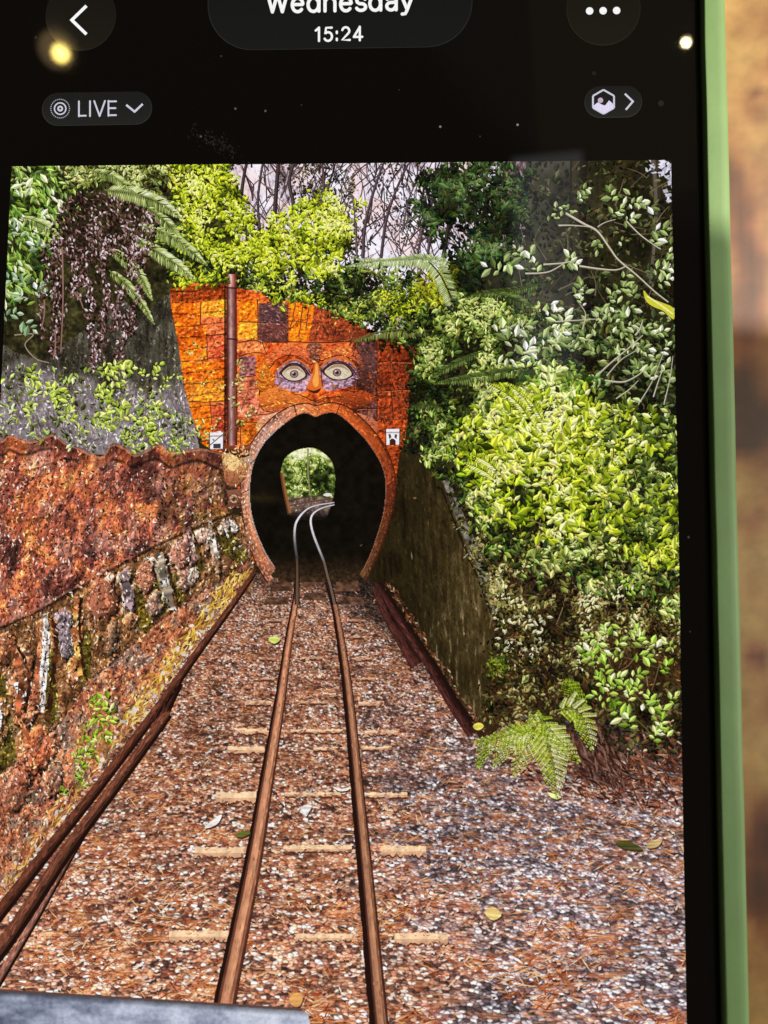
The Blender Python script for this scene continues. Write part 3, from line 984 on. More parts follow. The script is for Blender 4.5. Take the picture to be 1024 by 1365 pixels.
done(P, 'yellow_green_bush')
F_PALE = [(0, (52, 62, 22)), (.4, (128, 142, 70)), (.7, (190, 202, 122)), (1, (240, 246, 206))]
for pts, pl, t in (([(123, 229), (152, 236), (186, 262)], 11, .5), ([(140, 254), (176, 258), (212, 270), (243, 292)], 17, .66), ([(186, 300), (222, 312), (252, 332), (276, 354)], 14, .62),
                   ([(180, 318), (214, 338), (240, 356), (260, 374)], 15, .68), ([(149, 332), (172, 350), (190, 372), (203, 400)], 13, .6),
                   ([(146, 361), (168, 378), (188, 402), (206, 432)], 10, .55), ([(196, 276), (226, 300), (246, 330)], 12, .5), ([(30, 290), (60, 300), (84, 320)], 10, .55)):
    P = Paint()
    frond(P, pts, pl, F_PALE, 0.13, w=2.3, t0=t, step=2.6)
    done(P, 'fern_frond')
P = Paint()
V_PUR = [(0, (26, 14, 12)), (.35, (72, 44, 38)), (.6, (124, 88, 80)), (.82, (174, 140, 140)), (1, (228, 208, 216))]
n = 1150
x, y = scatter([(82, 272), (112, 254), (160, 262), (214, 292), (206, 330), (196, 356), (150, 342), (120, 352), (60, 330)], n)
r = np.sort(rnd(0, 1, n))
P.leaves(x, y, rnd(3, 7, n), rnd(1.5, 3.0, n), RNG.normal(1.2, .8, n), 0.132 + .01 * r, ramp(np.clip(r * .8 + (fbm(x / 14, y / 14, 5, 2) - .5) * 1.1 + RNG.normal(0, .24, n), 0, 1), V_PUR))
for x0, y0, x1, y1, wd, n in ((78, 318, 74, 478, 15, 420), (62, 330, 56, 455, 8, 130), (98, 330, 104, 400, 16, 190), (116, 340, 122, 450, 11, 230), (139, 320, 142, 420, 10, 220),
                              (142, 410, 130, 482, 12, 210), (163, 380, 152, 440, 9, 130), (168, 420, 160, 486, 10, 170), (188, 378, 172, 446, 9, 130), (124, 430, 122, 500, 7, 90), (186, 330, 176, 372, 22, 200)):
    n = int(n * .8); t = rnd(0, 1, n); r = np.sort(rnd(0, 1, n))
    x = x0 + (x1 - x0) * t + RNG.normal(0, wd * .34, n) + 2.5 * np.sin(t * 9 + x0); y = y0 + (y1 - y0) * t
    P.leaves(x, y, rnd(3.2, 7, n), rnd(1.6, 3.2, n), RNG.normal(1.45, .6, n), 0.132 + .012 * r, ramp(np.clip(r * .75 + .06 + RNG.normal(0, .25, n), 0, 1), V_PUR))
for x0, y0, x1, y1 in ((84, 330, 82, 470), (74, 440, 72, 480), (60, 400, 56, 440), (100, 390, 112, 412)):
    branch(P, [(x0, y0), ((x0 + x1) / 2 + 2, (y0 + y1) / 2), (x1, y1)], 2, 1.2, (150, 110, 100), 0.147)
done(P, 'hanging_dead_vine')
P = Paint()
leaf_mass(P, [(-20, 500), (40, 492), (120, 492), (170, 482), (200, 520), (240, 548), (275, 560), (284, 600), (-20, 592)], 330, (6, 13),
          [(0, (58, 62, 26)), (.4, (126, 140, 60)), (.7, (186, 202, 104)), (1, (236, 242, 176))], 0.13, 0.15, 30, 12, dens=lambda x, y: np.clip((fbm(x / 22, y / 16, 44, 3) - .43) * 7, 0, 1))
for x, y, L in ((150, 488, 13), (165, 492, 14), (205, 498, 10), (48, 512, 13), (66, 520, 13), (80, 532, 13), (130, 524, 12), (146, 536, 12), (140, 556, 12), (158, 548, 12), (190, 566, 12), (205, 572, 12),
                (128, 572, 10), (176, 590, 10), (36, 545, 9), (240, 590, 9), (90, 556, 10), (210, 545, 9), (232, 512, 8)):
    for q in range(3):
        sprig(P, x + RNG.normal(0, 7), y + RNG.normal(0, 6), L, [(0, (70, 92, 26)), (.6, (186, 204, 74)), (1, (240, 246, 156))], 0.155 + .002 * q, n=5, t=.62)
for k in range(26):
    x, y = rnd(0, 270, 1)[0], rnd(520, 592, 1)[0]; a = RNG.normal(-1.4, .5); ln = rnd(14, 44, 1)[0]
    branch(P, [(x, y), (x + math.cos(a) * ln * .5, y + math.sin(a) * ln * .5 + 2), (x + math.cos(a) * ln + 3, y + math.sin(a) * ln)], 1.3, .7, (106, 92, 60), 0.129)
done(P, 'wall_top_weeds')

# ---- the painted tunnel portal ---------------------------------------------
PORTAL = [(228, 386), (255, 378), (301, 379), (318, 385), (346, 389), (358, 398), (387, 401), (417, 407), (449, 418), (475, 430), (498, 443), (503, 452), (556, 454), (563, 470), (560, 490),
          (546, 510), (543, 565), (540, 590), (532, 606), (527, 652), (520, 684), (505, 725), (496, 748), (350, 752), (337, 750), (329, 719), (323, 684), (321, 652), (300, 640), (280, 598),
          (268, 590), (256, 552), (247, 522), (243, 493), (238, 458), (228, 405)]
OR1 = (226, 96, 16); OR2 = (236, 128, 30); RED = (204, 82, 46); PINK = (206, 112, 82); MAR = (112, 50, 34); PURP = (98, 66, 66); BRN = (150, 62, 24)
PANELS = [
    ([(228, 384), (301, 379), (301, 398), (230, 404)], (118, 44, 14)), ([(229, 404), (268, 402), (268, 434), (234, 434)], OR1), ([(268, 402), (303, 398), (303, 422), (268, 424)], OR2),
    ([(268, 424), (303, 422), (303, 446), (272, 447)], (206, 92, 50)), ([(234, 434), (275, 434), (276, 482), (240, 482)], OR1), ([(276, 447), (303, 446), (303, 480), (278, 482)], RED),
    ([(240, 482), (303, 480), (303, 508), (245, 508)], OR1), ([(246, 508), (303, 506), (303, 536), (252, 536)], OR2), ([(252, 536), (280, 536), (284, 600), (262, 590)], OR1),
    ([(280, 536), (303, 534), (303, 600), (284, 600)], RED),
    ([(318, 400), (344, 398), (344, 430), (318, 430)], OR1), ([(318, 430), (343, 430), (343, 452), (318, 452)], OR2), ([(318, 452), (350, 452), (356, 470), (318, 474)], (214, 104, 56)),
    ([(346, 405), (383, 404), (384, 457), (344, 457)], PURP), ([(384, 402), (420, 407), (410, 458), (384, 457)], OR1), ([(420, 407), (449, 418), (498, 443), (500, 456), (412, 456)], (122, 50, 26)),
    ([(318, 474), (342, 476), (341, 500), (320, 503)], (130, 80, 84)), ([(318, 503), (346, 500), (346, 560), (318, 556)], PINK), ([(342, 474), (370, 476), (352, 540), (344, 530)], OR1),
    ([(350, 456), (414, 456), (414, 480), (392, 472), (372, 476), (356, 470)], (206, 78, 34)), ([(410, 456), (426, 456), (424, 484), (414, 484)], (134, 78, 56)),
    ([(426, 456), (474, 456), (474, 480), (448, 474), (428, 480)], (216, 84, 34)),
    ([(365, 512), (372, 490), (392, 480), (414, 490), (414, 520), (400, 524), (380, 522)], (142, 106, 122)), ([(426, 490), (448, 478), (470, 486), (474, 515), (448, 528), (430, 518)], (140, 104, 118)),
    ([(472, 456), (502, 454), (502, 525), (474, 520)], (88, 56, 50)), ([(502, 454), (563, 456), (556, 500), (546, 520), (502, 520)], (164, 60, 22)), ([(502, 520), (546, 520), (543, 560), (503, 560)], (168, 66, 26)),
    ([(346, 525), (380, 520), (412, 526), (420, 534), (400, 544), (346, 544)], (214, 96, 30)), ([(424, 524), (474, 515), (502, 530), (470, 545), (440, 540)], (174, 66, 24)),
    ([(340, 544), (400, 542), (420, 536), (440, 540), (470, 546), (503, 560), (480, 580), (440, 552), (400, 552), (370, 580), (340, 575)], PINK),
    ([(470, 544), (502, 530), (503, 560), (478, 556)], (120, 74, 68)), ([(320, 560), (370, 562), (352, 590), (335, 600), (322, 600)], OR2), ([(303, 560), (320, 560), (326, 606), (300, 606)], (196, 88, 36)),
]


def c_portal(x, y):
    c = np.tile(np.array([196., 78, 26]), (len(x), 1))
    for k, (pl, col) in enumerate(PANELS):
        m = inside(x, y, pl)
        c[m] = col
    n = fbm(x / 7, y / 6, 30, 4); f = fbm(x / 2.6, y / 2.2, 33, 3); big = fbm(x / 30, y / 30, 34, 3)
    gx_ = fbm((x - .8) / 3.4, (y - .9) / 3.0, 33, 3) - fbm((x + .8) / 3.4, (y + .9) / 3.0, 33, 3)
    c = c * (0.70 + 0.76 * n + 1.5 * gx_)[..., None]
    c = mixc(c, c * np.array([.50, .36, .32]), np.clip((big - .5) * 3.2, 0, .75))
    c = mixc(c, np.array([250, 176, 84.]), np.clip((f - .66) * 4, 0, .6))
    # courses of the block work
    yy = y + 3 * np.sin(x / 22) + 3 * fbm(x / 18, y / 18, 37, 2)
    row = np.floor(yy / 15.5); fy = yy / 15.5 - row
    crack = np.abs(fy - .5) > .455
    left = x < 305
    c[crack & left] *= .42
    right = (x > 500) & crack
    c[right] *= .5
    c = np.where((x > 470)[:, None], c * np.array([.74, .70, .74]), c)
    # shade of the overhanging plants on the top edge and on the right
    d = np.clip((x - 535) / 25, 0, 1) * .55
    return np.clip(c * (1 - d)[:, None] * 1.14 + np.array([4, 3, 3.]), 0, 254)


P = Paint()
P.patch(PORTAL, 0.9, c_portal, 0.10)
CR = (58, 20, 10)
for pts, w in (([(268, 402), (268, 434)], 1.3), ([(303, 388), (303, 600)], 2.2), ([(276, 447), (278, 482)], 1.2), ([(344, 400), (345, 457)], 1.6), ([(384, 402), (384, 457)], 1.5), ([(318, 430), (345, 429)], 1.3),
               ([(318, 457), (352, 453), (412, 457), (476, 456)], 1.7), ([(318, 476), (338, 470), (352, 472)], 1.3), ([(350, 456), (358, 476), (372, 478)], 1.5), ([(474, 456), (474, 522)], 1.6), ([(503, 454), (503, 562)], 2),
               ([(346, 500), (346, 545)], 1.4), ([(318, 505), (346, 500)], 1.3), ([(318, 522), (346, 518)], 1.2), ([(352, 512), (346, 528), (362, 540), (394, 544), (417, 537)], 1.7),
               ([(346, 524), (366, 512), (380, 523), (404, 528), (420, 536)], 1.5), ([(420, 536), (436, 530), (452, 534), (476, 520), (503, 529)], 1.6), ([(420, 536), (440, 543), (470, 545), (503, 533)], 1.5),
               ([(344, 553), (372, 550), (394, 540), (420, 541), (448, 541), (480, 556), (510, 560)], 1.5), ([(318, 562), (366, 563), (384, 548), (402, 541)], 1.5), ([(320, 562), (322, 600)], 1.3),
               ([(370, 476), (381, 470), (394, 472), (408, 482)], 1.3), ([(430, 482), (446, 470), (460, 474), (470, 484)], 1.3), ([(384, 428), (410, 430)], 1.2), ([(394, 404), (388, 440)], 1.2), ([(404, 406), (398, 452)], 1.2), ([(412, 408), (408, 440)], 1.2),
               ([(345, 430), (384, 431)], 1.2), ([(502, 484), (520, 482), (558, 484)], 1.3), ([(502, 522), (548, 520)], 1.6), ([(520, 456), (524, 560)], 1.3), ([(476, 545), (504, 545)], 1.2), ([(490, 545), (490, 558)], 1.2),
               ([(252, 536), (303, 535)], 1.5), ([(280, 536), (286, 600)], 1.3), ([(282, 556), (302, 566)], 1), ([(474, 492), (486, 480), (500, 488)], 1.1), ([(474, 500), (490, 505), (502, 498)], 1.1), ([(355, 436), (384, 446)], 1.2)):
    C = smooth_poly(pts, 5, closed=False)
    C = C + RNG.normal(0, .35, C.shape)
    P.strip(C, w * .8 * (.7 + .6 * vnoise(C[:, 0] / 5, C[:, 1] / 5, 4)), 0.104, CR)
    P.strip(C + np.array([.5, 1.2]), w * .6, 0.1035, (212, 112, 58))  # pale edge painted along each crack as a highlight
n = 7000
x, y = scatter(PORTAL, n)
g = np.exp(RNG.normal(0, .26, n))
P.dabs(x, y, rnd(2.4, 6, n), rnd(1.1, 2.4, n), RNG.normal(.2, .8, n), rnd(.1008, .1028, n), np.clip(c_portal(x, y) * g[:, None], 0, 252))
n = 60
x, y = scatter([(240, 400), (303, 400), (303, 540), (255, 560)], n)
P.dabs(x, y, rnd(4, 9, n), rnd(1.5, 3, n), RNG.normal(.3, .5, n), rnd(.103, .1034, n), np.tile([246., 164, 92], (n, 1)))
done(P, 'tunnel_portal', label='orange and maroon painted portal wall with a carved face')

# brows, cheeks and lips of the face, relief shading painted into their colours
def shade_poly(P, pts, z, c0, c1, ax=1):
    q = smooth_poly(pts, 4) if len(pts) > 4 else smooth_poly([pts[0], pts[1], pts[1], pts[2], pts[2], pts[3], pts[3], pts[0]], 2); t = (q[:, ax] - q[:, ax].min()) / (np.ptp(q[:, ax]) + 1e-6)
    P.poly(q + np.array([.4, 1.4]), z - .0004, (74, 30, 18))
    P.poly(q, z, mixc(np.array(c0, float), np.array(c1, float), t))


P = Paint()
FACE = [([(346, 528), (360, 518), (376, 517), (394, 527), (418, 537), (402, 546), (374, 549), (350, 546)], (240, 138, 58), (192, 84, 38)),
        ([(424, 538), (444, 529), (474, 520), (500, 530), (480, 544), (448, 544)], (196, 84, 34), (104, 42, 22)),
        ([(342, 566), (358, 553), (392, 546), (419, 549), (420, 557), (402, 553), (382, 565), (366, 579), (350, 582)], (242, 174, 142), (204, 118, 86)),
        ([(422, 549), (446, 546), (474, 550), (502, 562), (500, 584), (484, 574), (464, 560), (444, 553), (422, 557)], (232, 140, 100), (156, 76, 50)),
        ([(352, 482), (364, 468), (384, 461), (404, 464), (417, 478), (414, 486), (400, 476), (384, 473), (368, 480), (358, 492)], (236, 120, 68), (196, 84, 46)),
        ([(427, 480), (436, 466), (454, 460), (470, 464), (482, 478), (484, 492), (474, 482), (456, 473), (440, 476)], (232, 112, 58), (178, 74, 42)),
        ([(476, 478), (502, 466), (503, 506), (482, 514)], (110, 68, 62), (72, 42, 38)),
        ([(346, 486), (360, 494), (366, 512), (352, 522), (342, 512)], (232, 122, 44), (180, 78, 30)),
        ([(410, 460), (430, 460), (427, 480), (421, 484), (414, 480)], (150, 88, 66), (96, 50, 38)),
        ([(346, 408), (383, 406), (383, 430), (346, 430)], (100, 66, 66), (66, 40, 40)), ([(346, 433), (383, 432), (383, 456), (346, 456)], (124, 66, 54), (84, 44, 38))]
for pts, c0, c1 in FACE:
    shade_poly(P, pts, .1042, c0, c1)
    pl = [tuple(q) for q in smooth_poly(pts, 3)]
    ca = (np.array(c0, float) + np.array(c1, float)) / 2
    chips(P, pl, lambda x, y, ca=ca: mixc(np.tile(ca, (len(x), 1)), c_portal(x, y), .45) * (.62 + .8 * fbm(x / 4, y / 3, 44, 3))[:, None], 230, (2, 7), (.9, 2.0), .2, .5, .1044, .1049, .32)
for k in range(26):
    x, y = rnd(340, 500, 1)[0], rnd(405, 560, 1)[0]
    P.strip(smooth_poly([(x, y), (x + rnd(5, 14, 1)[0], y + RNG.normal(0, 3)), (x + rnd(14, 26, 1)[0], y + RNG.normal(0, 5))], 4, False), rnd(.7, 1.3, 1)[0], .1051, (74, 28, 16))
# old stains on the right half
xx, yy = scatter([(440, 424), (500, 446), (560, 460), (548, 520), (540, 585), (500, 560), (474, 480), (430, 440)], 700)
k = fbm(xx / 14, yy / 18, 47, 3) > .5
q = k.sum()
P.dabs(xx[k], yy[k], rnd(3, 9, q), rnd(1.4, 3.2, q), RNG.normal(1.4, .6, q), rnd(.1044, .1052, q), ramp(rnd(0, 1, q), [(0, (58, 24, 16)), (.7, (120, 52, 30)), (1, (170, 84, 46))]))
done(P, 'carved_face')
P = Paint()
NOSE = smooth_poly([(420, 484), (425, 486), (427, 505), (429, 516), (427, 521), (421, 524), (414, 522), (408, 518), (411, 512), (417, 500)], 4)
P.poly(NOSE, 0.109, (222, 108, 40))
P.poly(smooth_poly([(421, 486), (424, 488), (425, 512), (420, 516), (417, 508), (420, 498)], 4), 0.110, (244, 168, 78))
P.poly(smooth_poly([(407, 517), (413, 520), (420, 521), (428, 518), (424, 524), (416, 524)], 4), 0.111, (66, 26, 16))
P.strip(smooth_poly([(428, 486), (429, 505), (431, 516)], 4, False), 1.6, 0.111, (110, 44, 22))
done(P, 'carved_nose')


def eye(cx, cy, w, h, pc, tilt):
    P = Paint()
    up = [(-1, .1), (-.7, -.55), (-.25, -1), (.3, -1), (.75, -.5), (1, .25), (.6, .8), (.1, 1), (-.5, .85)]
    tr = lambda pts, k=1: [(cx + (px * math.cos(tilt) * w - py * math.sin(tilt) * h) * k, cy + (px * math.sin(tilt) * w + py * math.cos(tilt) * h) * k) for px, py in pts]
    xx, yy = scatter(smooth_poly(tr(up, 1.55), 3), 240)
    q = len(xx)
    P.dabs(xx, yy, rnd(3, 7, q), rnd(1.6, 3.2, q), RNG.normal(.2, .6, q), rnd(.1052, .1068, q), ramp(rnd(0, 1, q), [(0, (84, 54, 62)), (.6, (150, 114, 134)), (1, (206, 178, 200))]))
    P.poly(smooth_poly(tr(up, 1.16), 4), 0.109, (60, 26, 16))
    P.poly(smooth_poly(tr(up), 4), 0.111, (216, 202, 174))
    chips(P, [tuple(q) for q in smooth_poly(tr(up, .86), 4)], lambda x, y: np.tile([208., 188, 166], (len(x), 1)), 46, (2, 5), (.8, 1.6), 0, .6, .1112, .1116, .12)
    P.poly(smooth_poly([(cx - w * .9, cy - h * .1), (cx - w * .3, cy - h * .95), (cx + w * .3, cy - h * .95), (cx + w * .9, cy), (cx + w * .3, cy - h * .55), (cx - w * .3, cy - h * .55)], 4), 0.112, (170, 140, 118))  # shade under the upper lid, painted on the eye
    a = np.linspace(0, 2 * math.pi, 24, endpoint=False)
    for r, c, z in ((5.2, (70, 40, 34), .113), (4.3, (156, 122, 120), .114), (2.3, (54, 34, 32), .115)):
        P.poly(np.stack([pc[0] + r * 1.1 * np.cos(a), pc[1] + r * np.sin(a)], -1), z, c)
    P.poly(np.stack([pc[0] - 1.6 + .9 * np.cos(a), pc[1] - 1.6 + .9 * np.sin(a)], -1), .116, (240, 236, 230))
    P.strip(smooth_poly(tr([(-1.25, .15), (-.75, -.85), (-.2, -1.32), (.4, -1.25), (.9, -.7), (1.3, .1)]), 4, False), 2.0, 0.1165, (70, 30, 18))
    P.strip(smooth_poly(tr([(-1.3, -.5), (-.75, -1.45), (-.2, -1.9), (.4, -1.85), (.95, -1.3), (1.3, -.6)]), 4, False), 2.2, 0.1155, (206, 112, 58))
    for k in range(7):
        xx = cx + rnd(-w, w, 1)[0]; yy = cy + h * rnd(1.2, 1.9, 1)[0]
        P.strip([(xx, yy), (xx + 6, yy + 1.5)], 1.0, .112, (206, 184, 206))
    return done(P, 'painted_eye')


eye(392, 498, 15.5, 9.6, (392.5, 499), .02)
eye(451, 496, 18, 10, (449.5, 497), .05)


# arch ring round the mouth
INN = [(367, 756), (355, 737), (342, 707), (335, 678), (334, 646), (339, 617), (352, 592), (367, 576), (383, 563), (399, 553), (411, 552), (421, 556), (432, 552), (446, 551), (462, 561), (487, 586), (504, 611), (513, 634), (514, 658), (511, 684), (503, 713), (492, 743), (480, 766)]
OUT = [(358, 778), (343, 754), (330, 719), (323, 684), (321, 650), (326, 612), (340, 584), (358, 562), (376, 548), (394, 540), (410, 538), (421, 541), (434, 538), (450, 538), (470, 547), (498, 574), (517, 602), (527, 634), (527, 660), (522, 686), (513, 716), (501, 746), (488, 776)]
P = Paint()
I2 = smooth_poly(INN, 5, False); O2 = smooth_poly(OUT, 5, False)
M = 5
for j in range(M):
    a = I2 + (O2 - I2) * j / M; b = I2 + (O2 - I2) * (j + 1) / M
    mid = (a + b) / 2
    n = fbm(mid[:, 0] / 6 + j, mid[:, 1] / 6, 81, 3)
    lit = [1.1, 1.15, 1.0, .85, .7][j]
    # the left limb is pinkish, the crown orange, the right limb dark red brown
    f = np.linspace(0, 1, len(mid))
    c = ramp(f, [(0, (160, 92, 60)), (.12, (196, 120, 84)), (.3, (206, 140, 120)), (.42, (214, 120, 76)), (.55, (220, 106, 48)), (.68, (176, 78, 34)), (.8, (104, 44, 24)), (.92, (92, 52, 28)), (1, (88, 60, 38))])
    c = c * (.38 + 1.2 * n[:, None]) * lit
    Q = np.stack([a[:-1], a[1:], b[1:], b[:-1]], 1)
    cc = np.stack([c[:-1], c[1:], c[1:], c[:-1]], 1)
    P.quads(Q, np.full(len(Q), .118), cc)
for k in (19, 44, 66, 93):
    P.strip([I2[k], O2[k] + RNG.normal(0, 1, 2)], 1.3, .1195, (70, 30, 18))
n = 1500
q = RNG.integers(0, len(I2) - 1, n); fr = rnd(.02, 1.02, n)[:, None]
pos = I2[q] + (O2[q] - I2[q]) * fr + RNG.normal(0, .6, (n, 2))
dd = I2[q + 1] - I2[q]
fq = q / len(I2)
cc = ramp(fq, [(0, (166, 108, 84)), (.12, (212, 150, 120)), (.3, (224, 174, 154)), (.42, (220, 126, 82)), (.55, (220, 106, 48)), (.68, (170, 74, 32)), (.8, (100, 42, 24)), (1, (88, 60, 38))])
P.dabs(pos[:, 0], pos[:, 1], rnd(2.5, 7, n), rnd(1.1, 2.4, n), np.arctan2(dd[:, 1], dd[:, 0]) + RNG.normal(0, .5, n), rnd(.1181, .1189, n), np.clip(cc * np.exp(RNG.normal(.02, .24, n))[:, None], 0, 250))
P.strip(O2, 1.6, .1196, (70, 26, 14))
P.strip(I2, 1.8, .1194, (226, 160, 128) if False else (150, 96, 76))
P.strip(I2[:40], 2.6, .1197, (178, 156, 150))
done(P, 'arch_ring')

# goblet-shaped carving beside the arch
P = Paint()
shade_poly(P, [(294, 598), (310, 606), (330, 604), (334, 592), (320, 596), (306, 592)], .121, (150, 70, 40), (86, 36, 22))
shade_poly(P, [(295, 608), (312, 605), (328, 612), (326, 634), (318, 646), (304, 648), (296, 636)], .122, (218, 166, 104), (150, 84, 56))
P.poly(smooth_poly([(300, 608), (314, 608), (320, 618), (312, 628), (302, 622)], 4), .123, (240, 204, 138))
P.strip(smooth_poly([(294, 605), (306, 602), (320, 609), (333, 606)], 5, False), 3.2, .124, (48, 20, 14))
P.strip(smooth_poly([(297, 640), (308, 650), (322, 646)], 5, False), 2.6, .124, (84, 44, 34))
shade_poly(P, [(326, 602), (344, 600), (340, 612), (328, 624)], .123, (204, 176, 160), (140, 110, 100))
shade_poly(P, [(302, 654), (322, 652), (322, 676), (306, 676)], .121, (150, 92, 70), (92, 54, 40))
ring(P, 312, 665, 4.5, 2, .123, (196, 172, 140)); disc(P, 312, 665, 2, .1235, (60, 44, 40))
P.strip([(303, 677), (322, 676)], 3, .123, (50, 26, 20))
chips(P, [(295, 600), (332, 594), (340, 606), (326, 640), (316, 648), (300, 646)], lambda x, y: ramp(fbm(x / 5, y / 6, 77, 3) * .7 + np.clip((640 - y) / 80, 0, .4), [(.1, (90, 48, 34)), (.5, (176, 112, 74)), (.8, (226, 176, 118)), (1, (240, 208, 160))]), 240, (2, 6), (1, 2.4), 1.2, .7, .1242, .125, .35)
chips(P, [(300, 652), (322, 650), (322, 678), (304, 678)], lambda x, y: np.tile([120., 76, 58], (len(x), 1)), 70, (2, 5), (1, 2.2), .2, .7, .1232, .1238, .4)
done(P, 'carved_cup')

# rusty pipe down the portal, highlight and round shading painted in its strips
P = Paint()
for k, (dx, c) in enumerate(((-7, (62, 26, 22)), (-4.5, (104, 50, 40)), (-1.2, (190, 150, 150)), (1.4, (150, 92, 84)), (4.2, (106, 52, 42)), (7, (66, 28, 24)))):
    if k < 5:
        c2 = ((104, 50, 40), (190, 150, 150), (150, 92, 84), (106, 52, 42), (66, 28, 24))[k]; dx2 = (-4.5, -1.2, 1.4, 4.2, 7)[k]
        ys = np.linspace(366, 594, 60)
        cx = 309 + (ys - 366) * .004
        nn = 0.75 + .5 * fbm(ys / 5, ys * 0 + k, 66, 3)
        nn = nn * np.where(ys < 384, 1.25, 1)
        A = np.stack([cx + dx, ys], -1); B = np.stack([cx + dx2, ys], -1)
        Q = np.stack([A[:-1], B[:-1], B[1:], A[1:]], 1)
        ca = np.array(c, float) * nn[:, None]; cb = np.array(c2, float) * nn[:, None]
        P.quads(Q, np.full(59, .126), np.stack([ca[:-1], cb[:-1], cb[1:], ca[1:]], 1))
P.strip([(301.5, 384), (317, 385)], 2, .128, (60, 24, 18)); P.strip([(302, 452), (317.5, 453)], 2.2, .128, (66, 28, 22))
P.strip([(300.5, 366), (300.5, 594)], 2.2, .125, (40, 14, 8))
done(P, 'downpipe')

# the black mouth, with the far end of the tunnel in it
P = Paint()
mouth = list(map(tuple, I2)) + [(474, 776), (372, 776)]
P.patch(mouth, 1.1, lambda x, y: ramp(fbm(x / 9, y / 9, 41, 3), [(.2, (9, 6, 3)), (.8, (20, 15, 9))]) + np.array([22, 20, 8.]) * (np.exp(-((y - 664) / 7) ** 2) * np.clip((384 - x) / 40, 0, 1) * (.5 + fbm(x / 4, y / 4, 9, 2)))[:, None]
        + np.array([58, 40, 26.]) * (np.clip((y - 738) / 34, 0, 1.2) * fbm(x / 3, y / 2.2, 10, 3) * 1.5)[:, None], .13)
# the shaded lower sides, a faint glint or two
P.strip([(480, 728), (483, 726)], 1.2, .132, (90, 80, 60))
done(P, 'tunnel_mouth')
FAR = smooth_poly([(376, 640), (375, 628), (380, 612), (392, 602), (406, 598), (420, 598), (434, 606), (443, 617), (447, 634), (446, 655), (442, 672), (434, 690), (412, 694), (388, 688), (383, 672)], 5)


def c_far(x, y):
    n = fbm(x / 5, y / 5, 51, 3); f = fbm(x / 2, y / 2, 52, 2)
    up = np.clip((626 - y) / 22, 0, 1)
    t = n * .75 + f * .25 + up * .28 + (np.exp(-((x - 398) / 10) ** 2) * .14) - np.exp(-((x - 428) / 11) ** 2 - ((y - 644) / 14) ** 2) * .3
    c = ramp(t, [(.2, (16, 20, 8)), (.4, (48, 62, 22)), (.58, (112, 132, 54)), (.74, (190, 202, 118)), (.95, (244, 244, 206))])
    g = np.clip((y - 661) / 4, 0, 1)
    c = mixc(c, ramp(n * .6 + f * .4, [(.25, (66, 50, 42)), (.6, (138, 112, 98)), (.9, (206, 182, 164))]), g)
    d = np.clip((y - 676) / 14, 0, 1)
    return c * (1 - .8 * d)[:, None]


P = Paint()
P.patch(FAR, .7, c_far, .134)
chips(P, [(382, 612), (410, 601), (436, 612), (444, 640), (440, 660), (386, 662)], c_far, 700, (1.8, 4.5), (1, 2.2), .4, 1.2, .1345, .1355, .45)
chips(P, [(386, 664), (443, 662), (436, 684), (392, 686)], c_far, 160, (1.6, 4), (.8, 1.4), 0, .5, .1345, .1355, .4)
branch(P, [(411, 598), (411, 630), (414, 662)], 2.0, 1.8, (140, 130, 92), .136)
for pts in ([(398, 616), (404, 630), (396, 648)], [(428, 612), (424, 630), (430, 640)], [(388, 622), (396, 632)]):
    branch(P, pts, 1.2, .8, (34, 36, 18), .136)
P.strip([(384, 668), (412, 662), (444, 660)], 1.6, .136, (70, 50, 42)); P.strip([(384, 675), (412, 669), (444, 665)], 2, .136, (92, 66, 52))
P.strip(smooth_poly([(376, 630), (379, 648), (383, 668), (387, 684)], 5, False), 4.2, .137, (150, 92, 50))
P.strip(smooth_poly([(374.5, 630), (377, 648), (381, 668), (385, 686)], 5, False), 2.0, .1375, (84, 56, 34))
P.poly(smooth_poly([(431, 660), (435, 657.5), (441, 658), (443, 661), (436, 662)], 3), .137, (226, 220, 216))
done(P, 'far_tunnel_end')
